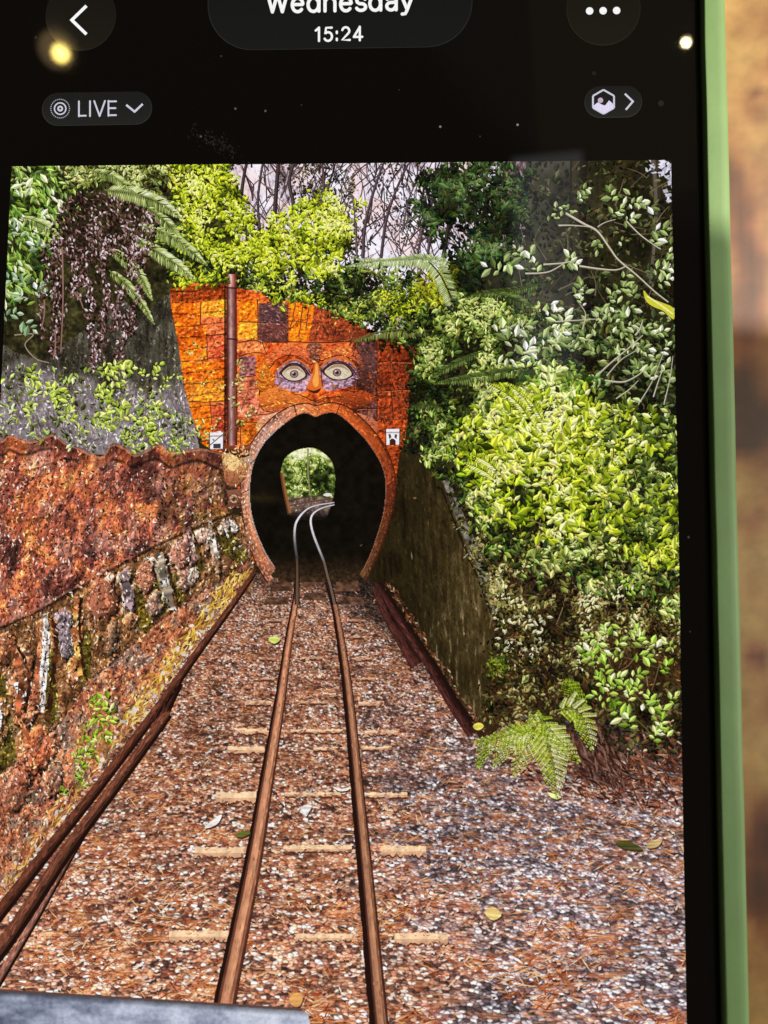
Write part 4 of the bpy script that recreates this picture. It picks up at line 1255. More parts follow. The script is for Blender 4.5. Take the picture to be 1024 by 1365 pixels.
# ---- ballast -----------------------------------------------------------------
def c_ground(x, y):
    s = np.clip((y - 612) / 728.0, .12, 2)
    u = (x - 415) / s; v = 728 * 1.55 * np.log(s)
    wx = 5 * (fbm(u / 30, v / 30, 90, 2) - .5); wy = 5 * (fbm(u / 30, v / 30, 93, 2) - .5)
    f1, f2, cid, ox, oy = worley((u + wx) / 8.2, (v + wy) / 6.4, 3)
    big = fbm(u / 90, v / 60, 94, 3); big2 = fbm(u / 45, v / 26, 98, 3)
    gray = np.clip((u - 70) / 190 + (big - .5) * 2.2, 0, 1) * np.clip((y - 880) / 200, .15, 1)
    warm = ramp(cid, [(0, (52, 30, 26)), (.22, (96, 58, 46)), (.45, (140, 88, 66)), (.64, (168, 116, 92)), (.82, (186, 144, 120)), (.93, (206, 180, 160)), (.97, (226, 210, 196)), (1, (250, 244, 236))])
    cold = ramp(cid, [(0, (52, 40, 40)), (.25, (80, 62, 62)), (.5, (118, 98, 98)), (.72, (146, 128, 128)), (.90, (170, 158, 158)), (.98, (222, 214, 214)), (1, (255, 253, 255))])
    c = mixc(warm, cold, gray)
    edge = np.clip((f2 - f1) / .30, 0, 1)
    lit = .40 + .80 * edge + .34 * (oy * -1) + .18 * ox  # lit and shaded sides of the stones put into their colour
    c = c * lit[..., None]
    f1b, f2b, cidb, oxb, oyb = worley((u - wx) / 5.2 + 40, (v - wy) / 5.2 + 11, 8)
    c = c * (.76 + .44 * cidb)[..., None]
    # rust-coloured drifts of dead needles
    ne = np.clip((fbm(u / 16 + 3 * big2, v / 3.4, 95, 3) - .5) * 5 + (big2 - .55) * 3.2, 0, 1)
    nc = ramp(fbm(u / 12, v / 1.9, 96, 3), [(.25, (92, 44, 26)), (.5, (170, 94, 56)), (.7, (216, 150, 98)), (.85, (240, 200, 152))])
    c = mixc(c, nc, ne * .70)
    c = c * (.62 + .78 * fbm(u / 50 + 9, v / 30, 99, 3))[..., None]
    # hollow under the bushes, its shade put into the ground colour
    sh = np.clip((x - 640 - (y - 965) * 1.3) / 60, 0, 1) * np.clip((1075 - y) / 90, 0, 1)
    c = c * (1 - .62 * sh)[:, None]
    # tunnel shadow put into the ground colour by the mouth
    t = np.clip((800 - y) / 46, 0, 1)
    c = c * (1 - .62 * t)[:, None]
    c = c * np.array([.965, 1.0, 1.035])
    hi = np.clip((y - 1000) / 260, 0, 1)
    return np.clip(c * (1.10 + .18 * hi)[:, None] + 8 * hi[:, None], 0, 255)


P = Paint()
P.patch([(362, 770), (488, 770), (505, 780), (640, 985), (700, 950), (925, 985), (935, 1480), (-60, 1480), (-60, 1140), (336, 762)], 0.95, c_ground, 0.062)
done(P, 'gravel_bed', kind='stuff')
P = Paint()
n = 15000
y = 765 + 600 * RNG.uniform(0, 1, n) ** .8; x = rnd(-20, 918, n)
k = (x > 345 - (y - 765) * .72) & (x < 500 + (y - 765) * .62 + np.where(y > 985, 400, 0)) & ~((x > 600) & (y < 1000))
x = x[k]; y = y[k]; n = len(x)
s = (y - 612) / 728
dn = fbm(x / (60 * s), y / (34 * s), 97, 3)
k = dn > .42 + .20 * rnd(0, 1, n)
x = x[k]; y = y[k]; s = s[k]; n = len(x)
c = ramp(rnd(0, 1, n), [(0, (104, 42, 20)), (.3, (160, 74, 36)), (.6, (206, 118, 62)), (.85, (232, 172, 110)), (1, (248, 216, 170))])
P.dabs(x, y, np.maximum(rnd(8, 34, n) * s, 4), np.maximum(1.0, rnd(1.4, 2.4, n) * s), RNG.normal(-.05, .55, n), rnd(.064, .07, n), c)
done(P, 'dead_needles', kind='stuff')
P = Paint()
n = 950
y = 780 + 560 * RNG.uniform(0, 1, n) ** .8; x = rnd(-10, 914, n)
k = (x > 345 - (y - 765) * .72) & (x < 500 + (y - 765) * .58 + np.where(y > 1010, 400, 0)) & ~((x > 600) & (y < 1040))
x = x[k]; y = y[k]; n = len(x); s = (y - 612) / 728
b = rnd(.72, 1, n)[:, None]
P.dabs(x + .8, y + 2.2 * s, rnd(5, 13, n) * s, rnd(3, 6.5, n) * s, RNG.normal(0, .5, n), np.full(n, .0705), np.tile([70., 42, 36], (n, 1)))
P.dabs(x, y, rnd(4, 10, n) * s * np.exp(RNG.normal(0, .3, n)), rnd(2.6, 5.4, n) * s, RNG.normal(0, .6, n), rnd(.071, .075, n), ramp(rnd(0, 1, n), [(0, (206, 160, 138)), (.4, (232, 204, 186)), (.7, (246, 236, 228)), (1, (255, 253, 250))]))
done(P, 'pale_stones', kind='stuff')

# ---- sleepers ----------------------------------------------------------------
def slat(segs):
    P = Paint()
    for x0, x1, y0, y1 in segs:
        m = max(int((x1 - x0) / 2.2), 4)
        xs = np.linspace(x0, x1, m)
        top = y0 + RNG.normal(0, .7, m); bot = y1 + RNG.normal(0, 1.1, m) * (y1 - y0) / 9
        n = .84 + .30 * fbm(xs / 7, xs * 0 + y0, 55, 3)
        # top painted lighter as if lit, side darker as if shaded
        ym = y0 + (y1 - y0) * .58
        nearness = np.clip((y0 - 780) / 200, .35, 1)
        ct = mixc(np.array([176, 118, 92.]), np.array([250, 212, 170.]), nearness) * n[:, None]; cb = mixc(np.array([140, 92, 70.]), np.array([222, 172, 134.]), nearness) * n[:, None]
        A = np.stack([xs, top], -1); Mm = np.stack([xs, np.full(m, ym)], -1); B = np.stack([xs, bot], -1)
        P.quads(np.stack([A[:-1], Mm[:-1], Mm[1:], A[1:]], 1), np.full(m - 1, .076), np.clip(np.stack([ct[:-1], ct[:-1], ct[1:], ct[1:]], 1), 0, 255))
        P.quads(np.stack([Mm[:-1], B[:-1], B[1:], Mm[1:]], 1), np.full(m - 1, .076), np.clip(np.stack([cb[:-1], cb[:-1], cb[1:], cb[1:]], 1), 0, 255))
        P.quads(np.stack([B[:-1], B[:-1] + [0, 2.6], B[1:] + [0, 2.6], B[1:]], 1), np.full(m - 1, .0758), np.array([84, 46, 36.]))
        q = int((x1 - x0) * .35)
        xx = rnd(x0, x1, q); yy = rnd(y0, y1, q)
        P.dabs(xx, yy, rnd(3, 9, q), rnd(.8, 1.6, q), RNG.normal(0, .25, q), np.full(q, .0765), ramp(rnd(0, 1, q), [(0, (150, 84, 56)), (.6, (222, 170, 122)), (1, (252, 226, 190))]))
        q = max(2, int((x1 - x0) * .12)); xx = rnd(x0, x1, q); yy = y1 + rnd(-2.5, 1.5, q)
        P.dabs(xx, yy, rnd(4, 9, q), rnd(2, 5, q), RNG.normal(0, .5, q), np.full(q, .077), ramp(rnd(0, 1, q), [(0, (110, 58, 44)), (1, (220, 180, 150))]))
    return done(P, 'sleeper')


slat([(226, 305, 1240, 1254), (394, 469, 1244, 1254), (526, 597, 1243, 1257)])
slat([(260, 325, 1129, 1142), (378, 469, 1126, 1135), (508, 568, 1127, 1140)])
slat([(288, 342, 1055, 1069), (380, 455, 1056, 1061), (489, 543, 1056, 1062)])
slat([(304, 353, 995, 1003), (418, 460, 996, 1000), (482, 522, 995, 999)])
slat([(316, 356, 971, 978), (388, 458, 972, 976), (486, 530, 973, 979)])
slat([(328, 362, 934, 939), (400, 436, 935, 937.5), (478, 512, 935, 940)])
slat([(338, 366, 903, 906), (474, 500, 903, 906)])
slat([(346, 368, 876, 879), (402, 430, 876, 878), (472, 500, 877, 879.5)])
slat([(352, 372, 848, 850), (470, 492, 848, 850)])
slat([(358, 380, 826, 828), (464, 486, 826, 828)])
for x0, x1, y0, y1 in ((360, 388, 776, 788), (404, 432, 770, 779), (404, 434, 790, 800), (446, 478, 774, 788), (352, 384, 796, 806), (448, 484, 796, 806)):
    P = Paint()
    P.patch([(x0 + 3, y0), (x1, y0), (x1 + 2, y1), (x0, y1)], 1.0, lambda x, y: ramp(fbm(x / 5, y / 3, 12, 3), [(.2, (52, 34, 26)), (.8, (124, 86, 66))]), .0765)
    done(P, 'crossing_board')

# ---- rails ---------------------------------------------------------------------
def rail(pts, wid, z=.085, shadow_side=-1, shadow_w=.55, bright=1.0):
    P = Paint()
    C = smooth_poly(pts, 10, closed=False)
    yy = C[:, 1]
    w = np.interp(yy, [p[0] for p in wid], [p[1] for p in wid])
    n = len(C)
    d = np.gradient(C, axis=0); d /= np.linalg.norm(d, axis=1)[:, None]
    nn = np.stack([-d[:, 1], d[:, 0]], -1)
    nn[nn[:, 0] < 0] *= -1
    prof = [(-.66, (70, 40, 30)), (-.46, (88, 52, 38)), (-.44, (150, 100, 74)), (-.1, (176, 124, 92)), (.16, (182, 132, 100)), (.18, (112, 68, 48)), (.40, (134, 84, 60)), (.42, (78, 44, 32)), (.66, (50, 28, 20))]
    far = np.clip((800 - yy) / 40, 0, 1)[:, None]
    for (a, ca), (b, cb) in zip(prof[:-1], prof[1:]):
        g = (.78 + .44 * fbm(yy / 6 + a * 3, yy * 0 + a * 9, 77, 3))[:, None] * bright
        A = C + nn * (w * a)[:, None]; B = C + nn * (w * b)[:, None]
        k = np.where(far > .0, 1 - .35 * far, 1)
        c1 = np.clip(np.array(ca, float) * g * k, 0, 255); c2 = np.clip(np.array(cb, float) * g * k, 0, 255)
        P.quads(np.stack([A[:-1], B[:-1], B[1:], A[1:]], 1), np.full(n - 1, z), np.stack([c1[:-1], c2[:-1], c2[1:], c1[1:]], 1))
    # streaks on the head, then a contact shadow painted beside the rail
    m = 520
    q = RNG.integers(0, len(C) - 1, m); pos = C[q] + nn[q] * (w[q] * rnd(-.45, .4, m))[:, None]
    P.dabs(pos[:, 0], pos[:, 1], rnd(5, 18, m) * w[q] / 14, rnd(.7, 1.5, m), np.arctan2(d[q, 1], d[q, 0]), rnd(z + .0004, z + .001, m), np.clip(np.array([150, 100, 76.]) * bright * np.exp(RNG.normal(0, .13, m))[:, None], 0, 240))
    o = C + nn * (w * (.6 + shadow_w / 2) * shadow_side)[:, None]
    e = (1 + .25 * np.sin(yy * 1.3) * np.sin(yy * .37))
    P.strip(o, w * shadow_w * e, z - .002, (34, 16, 12))
    return P


P = rail([(299, 1372), (302, 1340), (321, 1245), (340.5, 1145), (356, 1050), (374, 940), (385, 860), (393, 812), (396, 792), (397, 770), (396, 745)], [(745, 4), (790, 5), (860, 7), (940, 9.6), (1145, 14.5), (1340, 18.5)], shadow_side=-1, shadow_w=.36, bright=1.22)
L_IN = smooth_poly([(396.5, 745), (394, 728), (393, 712), (394.5, 699), (399, 690), (405, 683), (413, 677), (426, 673), (446, 670)], 8, False)
wd = np.interp(L_IN[:, 1], [668, 690, 720, 745], [1.1, 2.5, 2.7, 2.2])
L_DK = smooth_poly([(396.5, 806), (396.6, 785), (396.6, 765), (396.3, 748), (394.6, 732), (393.4, 722)], 6, False)
P.strip(L_DK, np.linspace(7, 4, len(L_DK)), .137, (22, 13, 9))
P.strip(L_DK, np.linspace(4, 2.2, len(L_DK)), .138, np.linspace(1, .72, len(L_DK))[:, None] * np.array([104, 78, 62.]))
P.strip(L_IN, wd * 1.7, .139, (58, 50, 48))
P.strip(L_IN, wd, .14, np.clip(np.interp(L_IN[:, 1], [664, 690, 704, 726, 745], [.85, 1, .9, .45, .24])[:, None] * np.array([232, 228, 236.]), 0, 255))
done(P, 'rail', 'left rail, brown in the open and shining inside the tunnel')
P = rail([(513, 1385), (509.5, 1365), (498, 1245), (488.5, 1145), (479, 1050), (468, 940), (459, 872), (450, 820), (444, 795), (437, 770), (432, 748)], [(745, 4), (790, 4.6), (860, 6.4), (940, 8), (1145, 11), (1340, 13.5)], shadow_side=-1, shadow_w=.62, bright=1.04)
L_IN = smooth_poly([(432, 748), (426, 733), (420, 718), (416, 705), (414.5, 694), (417, 686), (424, 680), (434, 676), (446, 673)], 8, False)
wd = np.interp(L_IN[:, 1], [668, 690, 720, 748], [1.0, 2.4, 2.7, 2.5])
L_DK = smooth_poly([(446.5, 806), (441, 782), (436.5, 766), (432, 748), (428, 738)], 6, False)
P.strip(L_DK, np.linspace(6.5, 4, len(L_DK)), .137, (22, 13, 9))
P.strip(L_DK, np.linspace(3.6, 2.6, len(L_DK)), .138, np.linspace(.95, 1.0, len(L_DK))[:, None] * np.array([112, 90, 78.]))
P.strip(L_IN, wd * 1.7, .139, (58, 50, 48))
P.strip(L_IN, wd, .14, np.clip(np.interp(L_IN[:, 1], [664, 690, 704, 735, 748], [.8, 1, .95, .72, .45])[:, None] * np.array([232, 228, 236.]), 0, 255))
done(P, 'rail', 'right rail, brown in the open and shining inside the tunnel')


def timber(pts, w0, w1, c, z, hl=1.7, name='guard_rail', shadow=True):
    P = Paint()
    C = smooth_poly(pts, 12, closed=False)
    w = np.linspace(w0, w1, len(C))
    g = (.7 + .6 * fbm(C[:, 1] / 5, C[:, 0] / 9, 19, 3))[:, None]
    c = np.asarray(c, float)
    d = np.gradient(C, axis=0); d /= np.linalg.norm(d, axis=1)[:, None]
    nn = np.stack([-d[:, 1], d[:, 0]], -1); nn[nn[:, 0] < 0] *= -1
    if shadow:
        P.strip(C + nn * (w * .62)[:, None], w * .55, z - .002, (30, 14, 10))
    for a, b, m1, m2 in ((-.5, -.2, .8, hl), (-.2, .12, hl, 1.1), (.12, .3, .55, .5), (.3, .5, .75, .6)):
        A = C + nn * (w * a)[:, None]; B = C + nn * (w * b)[:, None]
        c1 = np.clip(c * g * m1, 0, 255); c2 = np.clip(c * g * m2, 0, 255)
        P.quads(np.stack([A[:-1], B[:-1], B[1:], A[1:]], 1), np.full(len(C) - 1, z), np.stack([c1[:-1], c2[:-1], c2[1:], c1[1:]], 1))
    m = int(np.linalg.norm(np.diff(C, axis=0), axis=1).sum() * 1.6)
    q = RNG.integers(0, len(C) - 1, m); fr = rnd(0, 1, m)[:, None]
    pos = C[q] + (C[q + 1] - C[q]) * fr + nn[q] * (w[q] * rnd(-.46, .25, m))[:, None]
    dd = C[q + 1] - C[q]
    P.dabs(pos[:, 0], pos[:, 1], rnd(5, 16, m), rnd(.8, 1.8, m), np.arctan2(dd[:, 1], dd[:, 0]) + RNG.normal(0, .06, m), rnd(z + .0005, z + .0012, m), np.clip(c * np.exp(RNG.normal(.05, .24, m))[:, None], 0, 240))
    return done(P, name)


timber([(-40, 1262), (0, 1213), (60, 1136), (120, 1061), (205, 950), (262, 870), (305, 812), (339, 763)], 14.5, 5, (92, 50, 36), .16, 1.35)
timber([(-50, 1322), (0, 1262), (40, 1205), (90, 1130), (150, 1050), (203, 978), (224, 950)], 17, 9, (104, 60, 44), .158, 1.45)
timber([(-20, 1335), (12, 1282), (50, 1218), (100, 1130), (146, 1052), (172, 1012)], 10, 4, (150, 100, 84), .15, 1.3)
timber([(205, 970), (222, 935), (238, 908)], 16, 9, (96, 50, 38), .157, 1.4)
timber([(501, 786), (516, 818), (540, 860), (556, 886)], 11, 20, (62, 32, 28), .0975, 1.5)
timber([(503, 778), (530, 822), (570, 884), (606, 944), (630, 978)], 7, 15, (58, 30, 26), .0985, 1.8)

P = Paint()
leaf_mass(P, [(226, 362), (262, 356), (300, 366), (300, 380), (260, 382), (228, 386)], 100, (6, 10), G_YEL, .126, .128, 18, 61, 0, .8)
leaf_mass(P, [(318, 362), (352, 368), (390, 380), (450, 396), (500, 422), (506, 440), (470, 426), (430, 406), (380, 394), (318, 380)], 260, (6, 10), [(0, (16, 18, 6)), (.5, (70, 80, 24)), (.8, (140, 154, 50)), (1, (206, 214, 100))], .126, .129, 18, 62, 0, 1, dens=lambda x, y: np.clip((fbm(x / 12, y / 12, 64, 2) - .36) * 6, 0, 1))
leaf_mass(P, [(498, 448), (560, 446), (582, 500), (566, 600), (540, 600), (550, 540), (548, 500), (556, 470), (510, 460)], 420, (6, 10), [(0, (10, 13, 5)), (.5, (40, 50, 18)), (.85, (96, 110, 44)), (1, (160, 170, 88))], .126, .129, 18, 63, 0, .9)
for k in range(15):
    x, y = rnd(232, 500, 1)[0], 0
    y = np.interp(x, [228, 301, 346, 449, 500], [378, 370, 381, 410, 437])
    sprig(P, x, y + rnd(-4, 8, 1)[0], 9, G_YEL, .130, n=5, t=.55)
done(P, 'overhanging_leaves')

# ---- carved terracotta wall on the left -------------------------------------------
TOP = smooth_poly([(-50, 592), (0, 588), (14, 580), (30, 586), (44, 588), (58, 584), (72, 579), (88, 590), (104, 596), (120, 604), (138, 608), (150, 592), (166, 596), (180, 606), (196, 600), (212, 592), (228, 602), (250, 600), (272, 598), (296, 604)], 5, False)
CARV = [tuple(p) for p in TOP] + [(300, 640), (308, 680), (322, 690), (333, 725), (339, 757), (334, 766), (300, 806), (255, 862), (205, 932), (120, 1042), (60, 1118), (0, 1196), (-50, 1258)]
# low mounds of the carving: x, y, half sizes, lean, height, colour, strength
BUMP = [(58, 880, 4.5, 64, .06, 2.2, (226, 200, 190), .85), (88, 846, 14, 36, -.15, 2.2, (104, 92, 102), .85), (103, 812, 6, 17, -.1, 2, (196, 112, 70), .8), (104, 848, 6.5, 19, .1, 2, (214, 122, 66), .8), (100, 884, 7, 16, .2, 2, (216, 126, 60), .8),
        (98, 906, 9, 9, 0, 1.6, (196, 110, 70), .7), (137, 795, 20, 30, .25, 3.2, (146, 84, 60), .75), (146, 780, 7, 22, -.1, 2.2, (186, 126, 104), .8), (128, 790, 5, 12, .3, 1.6, (214, 174, 150), .7), (150, 812, 8, 8, 0, 2, (168, 96, 70), .7),
        (150, 850, 10, 26, .1, 2.2, (112, 84, 66), .7), (172, 786, 8, 34, -.1, 2.4, (118, 100, 108), .8), (166, 768, 14, 8, -.4, 1.6, (204, 160, 120), .6), (175, 826, 9, 12, 0, 2, (198, 122, 76), .7), (196, 764, 12, 23, .2, 3, (178, 116, 92), .8), (202, 750, 7, 9, .2, 1.8, (206, 152, 126), .8),
        (207, 806, 10, 20, .1, 2.2, (128, 98, 90), .7), (220, 772, 8.5, 40, -.2, 2.4, (132, 118, 102), .8), (238, 738, 12, 20, .2, 2.6, (184, 128, 106), .8), (246, 770, 9, 22, -.1, 2.2, (150, 108, 92), .7), (252, 730, 6, 26, -.25, 2, (156, 108, 104), .8),
        (268, 716, 12, 9, -.2, 2, (206, 158, 138), .75), (283, 722, 6, 26, -.2, 2, (186, 160, 140), .7), (258, 768, 7, 13, 0, 2, (214, 190, 176), .7), (300, 704, 7, 10, .1, 1.8, (206, 176, 156), .7), (310, 700, 3.5, 13, -.15, 2, (240, 224, 204), .9), (290, 752, 6, 16, -.1, 1.6, (170, 130, 100), .6),
        (30, 905, 14, 44, .1, 2.6, (130, 74, 50), .6), (25, 915, 5, 9, .5, 1.6, (232, 212, 204), .8), (34, 925, 6, 5, .5, 1.4, (232, 212, 204), .8), (46, 930, 7, 40, .12, 2.2, (150, 82, 54), .7), (10, 862, 16, 22, 0, 2.2, (140, 70, 46), .5), (4, 960, 8, 34, 0, 2, (150, 84, 54), .6), (36, 955, 14, 12, 0, 2.4, (172, 96, 66), .7),
        (2, 958, 3, 18, 0, 1.4, (232, 224, 220), .8), (52, 1000, 24, 34, .3, 2.6, (186, 84, 46), .55), (20, 1050, 22, 30, .3, 2.4, (150, 74, 46), .5), (70, 1040, 14, 22, .3, 2, (120, 84, 62), .5)]
MOSS = [[(108, 862), (118, 832), (124, 850), (122, 915), (110, 925)], [(181, 762), (190, 790), (206, 826), (200, 846), (184, 840)], [(206, 742), (214, 770), (225, 812), (218, 822), (206, 790)], [(230, 764), (240, 768), (247, 800), (238, 806)], [(258, 700), (266, 730), (274, 760), (264, 766), (256, 740)],
        [(60, 880), (72, 862), (80, 960), (62, 970)], [(296, 700), (312, 712), (332, 740), (322, 752), (300, 740), (290, 720)], [(-50, 900), (6, 900), (14, 940), (24, 1010), (0, 1036), (-50, 1060)]]
L1 = [(-50, 872), (0, 838), (52, 815), (96, 790), (140, 764), (178, 746), (220, 722), (262, 704), (310, 684)]
L2 = [(-50, 1080), (0, 1032), (40, 1000), (82, 964), (116, 908), (150, 884), (186, 850), (220, 822), (276, 786), (332, 748)]


def warp(x, y):
    return x + 13 * (fbm(x / 11, y / 13, 201, 3) - .5), y + 17 * (fbm(x / 11, y / 13, 207, 3) - .5)


def c_carv(x, y):
    XW, YW = warp(x, y)
    def H(px, py):
        wx = px + 5 * fbm(px / 14, py / 14, 110, 2); wy = py + 5 * fbm(px / 14, py / 14, 113, 2)
        WX, WY = warp(px, py)
        h = 4.6 * fbm(wx / 5.4, wy / 7.4, 115, 4) + 3.0 * fbm(wx / 17, wy / 22, 118, 2)
        for bx, by, rx, ry, an, hh, col, st in BUMP:
            m = (np.abs(px - bx) < rx * 1.5 + ry * .5) & (np.abs(py - by) < ry * 1.3 + 6)
            if not m.any():
                continue
            qx = WX[m] - bx; qy = WY[m] - by
            ca, sa = math.cos(an), math.sin(an)
            d = ((qx * ca + qy * sa) / rx) ** 2 + ((-qx * sa + qy * ca) / ry) ** 2
            h[m] += hh * 2.2 * np.sqrt(np.clip(1 - d, 0, 1))
        return h
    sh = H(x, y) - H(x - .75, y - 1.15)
    def HB(px, py):
        WX, WY = warp(px, py)
        h = 9 * fbm(px / 12 + py / 60, py / 26, 118, 3)
        for bx, by, rx, ry, an, hh, col, st in BUMP:
            m = (np.abs(px - bx) < rx * 1.5 + ry * .5) & (np.abs(py - by) < ry * 1.3 + 6)
            qx = WX[m] - bx; qy = WY[m] - by
            ca, sa = math.cos(an), math.sin(an)
            d = ((qx * ca + qy * sa) / rx) ** 2 + ((-qx * sa + qy * ca) / ry) ** 2
            h[m] += hh * 2.2 * np.sqrt(np.clip(1 - d, 0, 1))
        return h
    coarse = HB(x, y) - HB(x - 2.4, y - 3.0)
    f = fbm(x / 2.2, y / 2.8, 120, 2)
    n1 = fbm(x / 34 + .4, y / 46, 121, 3); n2 = fbm(x / 9, y / 15, 122, 3); st = fbm(x / 7 + y / 60, y / 70, 123, 3)
    t = (n1 - .5) * 1.35 + .42 + n2 * .55 + (st - .5) * .5 - .28 + .06
    c = ramp(t, [(.12, (70, 34, 28)), (.3, (108, 52, 40)), (.46, (140, 66, 47)), (.60, (168, 78, 46)), (.74, (198, 98, 48)), (.88, (222, 124, 60)), (1, (238, 166, 100))])
    pink = np.clip((fbm(x / 22, y / 26, 125, 3) - .52) * 4, 0, .7)
    c = mixc(c, (164, 104, 88), pink)
    moss = np.clip((x - 175) / 90, 0, 1) * np.clip((n2 - .38) * 3, 0, .6) * np.clip((y - 600) / 60, 0, 1)
    c = mixc(c, (104, 80, 26), moss)
    # the panel band between the two ledges, mossy; and the rubble below it
    yl1 = np.interp(x, [p[0] for p in L1], [p[1] for p in L1]); yl2 = np.interp(x, [p[0] for p in L2], [p[1] for p in L2])
    band = (y > yl1) & (y < yl2)
    cb = ramp(n2 * .7 + f * .3, [(.2, (58, 36, 16)), (.45, (112, 68, 34)), (.7, (160, 104, 62)), (.9, (208, 160, 120))])
    c = np.where(band[:, None], cb, c)
    for pl in MOSS:
        m = inside(x, y, pl)
        c[m] = ramp(f[m] * .6 + n2[m] * .4, [(.2, (52, 40, 8)), (.6, (98, 80, 22)), (1, (142, 120, 52))])
    below = y > yl2
    cr = ramp(n2 * .55 + n1 * .3 + f * .25, [(.3, (88, 50, 38)), (.5, (146, 76, 48)), (.66, (192, 106, 60)), (.86, (226, 166, 124))])
    gy = np.clip((fbm(x / 18, y / 18, 128, 3) - .5) * 4, 0, .7)
    cr = mixc(cr, (128, 104, 88), gy)
    c = np.where(below[:, None], cr, c)
    for bx, by, rx, ry, an, hh, col, stg in BUMP:
        m = (np.abs(x - bx) < rx * 1.5 + ry * .5) & (np.abs(y - by) < ry * 1.3 + 6)
        qx = XW[m] - bx; qy = YW[m] - by
        ca, sa = math.cos(an), math.sin(an)
        d = ((qx * ca + qy * sa) / rx) ** 2 + ((-qx * sa + qy * ca) / ry) ** 2
        d = d + (f[m] - .5) * .9
        c[m] = mixc(c[m], np.array(col) * (.7 + .6 * f[m])[:, None], np.clip((1.05 - d) * 4, 0, 1) * stg)
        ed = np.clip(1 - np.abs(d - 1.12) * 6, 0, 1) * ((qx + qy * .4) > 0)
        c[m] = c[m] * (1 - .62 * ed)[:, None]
    lit = np.clip(1.08 + sh * .50 + coarse * .14, .18, 2.1)  # relief light from the upper left put into the wall colour
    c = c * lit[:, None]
    sp = fbm(x / 1.9, y / 2.6, 130, 2)
    c = mixc(c, (246, 226, 206), np.clip((sp - .74) * 9, 0, .85) * (fbm(x / 20, y / 26, 133, 2) > .44))
    ck = np.abs(fbm(x / 12 + 3 * n2, y / 16, 135, 3) - .5)
    c = c * (1 - .5 * np.clip((.020 - ck) / .014, 0, 1))[:, None]
    for line, w, k in ((L1, 2.6, .8), (L2, 1.8, .45)):
        yl = np.interp(x, [p[0] for p in line], [p[1] for p in line]) + 2.2 * (fbm(x / 9, x * 0, 140, 2) - .5)
        c = c * (1 - k * np.clip(1 - np.abs(y - yl) / w, 0, 1))[:, None]
        c = mixc(c, (228, 178, 146), np.clip(1 - np.abs(y - yl + (-4.0 if k < .5 else 4.5) * 1) / 1.8, 0, 1) * .30)  # ledge lines carry a painted shadow and a light edge
    # upright seams of the blocks and a faint course line
    for line, xs in (((0, 1), (92, 178, 246)),):
        for xv in xs:
            xq = xv + (y - 640) * .04 + 4 * (fbm(y / 9, y * 0 + xv, 144, 2) - .5)
            c = c * (1 - .34 * np.clip(1 - np.abs(x - xq) / 1.6, 0, 1) * (y < yl1))[:, None]
    # moulding along the top with its wavy shade
    yt = np.interp(x, TOP[:, 0], TOP[:, 1])
    q = y - yt - 17 - 3 * np.sin(x / 11) - 3 * fbm(x / 14, x * 0, 141, 2)
    c = c * (1 - .68 * np.clip(1 - np.abs(q) / 3.2, 0, 1) * (fbm(x / 16, x * 0, 149, 2) > .34))[:, None]
    c = np.where(((y - yt) < 15)[:, None], c * np.array([.80, .72, .68]) , c)
    c = mixc(c, (228, 160, 108), np.clip(1 - np.abs(y - yt - 2.2) / 2, 0, 1) * .6)
    q2 = y - 690 - 4 * np.sin(x / 13) - 8 * (x / 100)
    c = c * (1 - .45 * np.clip(1 - np.abs(q2) / 2.2, 0, 1) * ((x < 96) & (fbm(x / 9, x * 0, 143, 2) > .4)))[:, None]
    q3 = y - 618 - 10 * np.sin(x / 26 + .5)
    c = c * (1 - .5 * np.clip(1 - np.abs(q3) / 2, 0, 1) * (x < 90))[:, None]
    c = c + (c @ np.array([.3, .59, .11]))[:, None] * .17 - c * .15
    return np.clip(1.07 * c * np.where(x > 200, 1 - .16 * np.clip((x - 200) / 90, 0, 1), 1)[:, None], 0, 255)


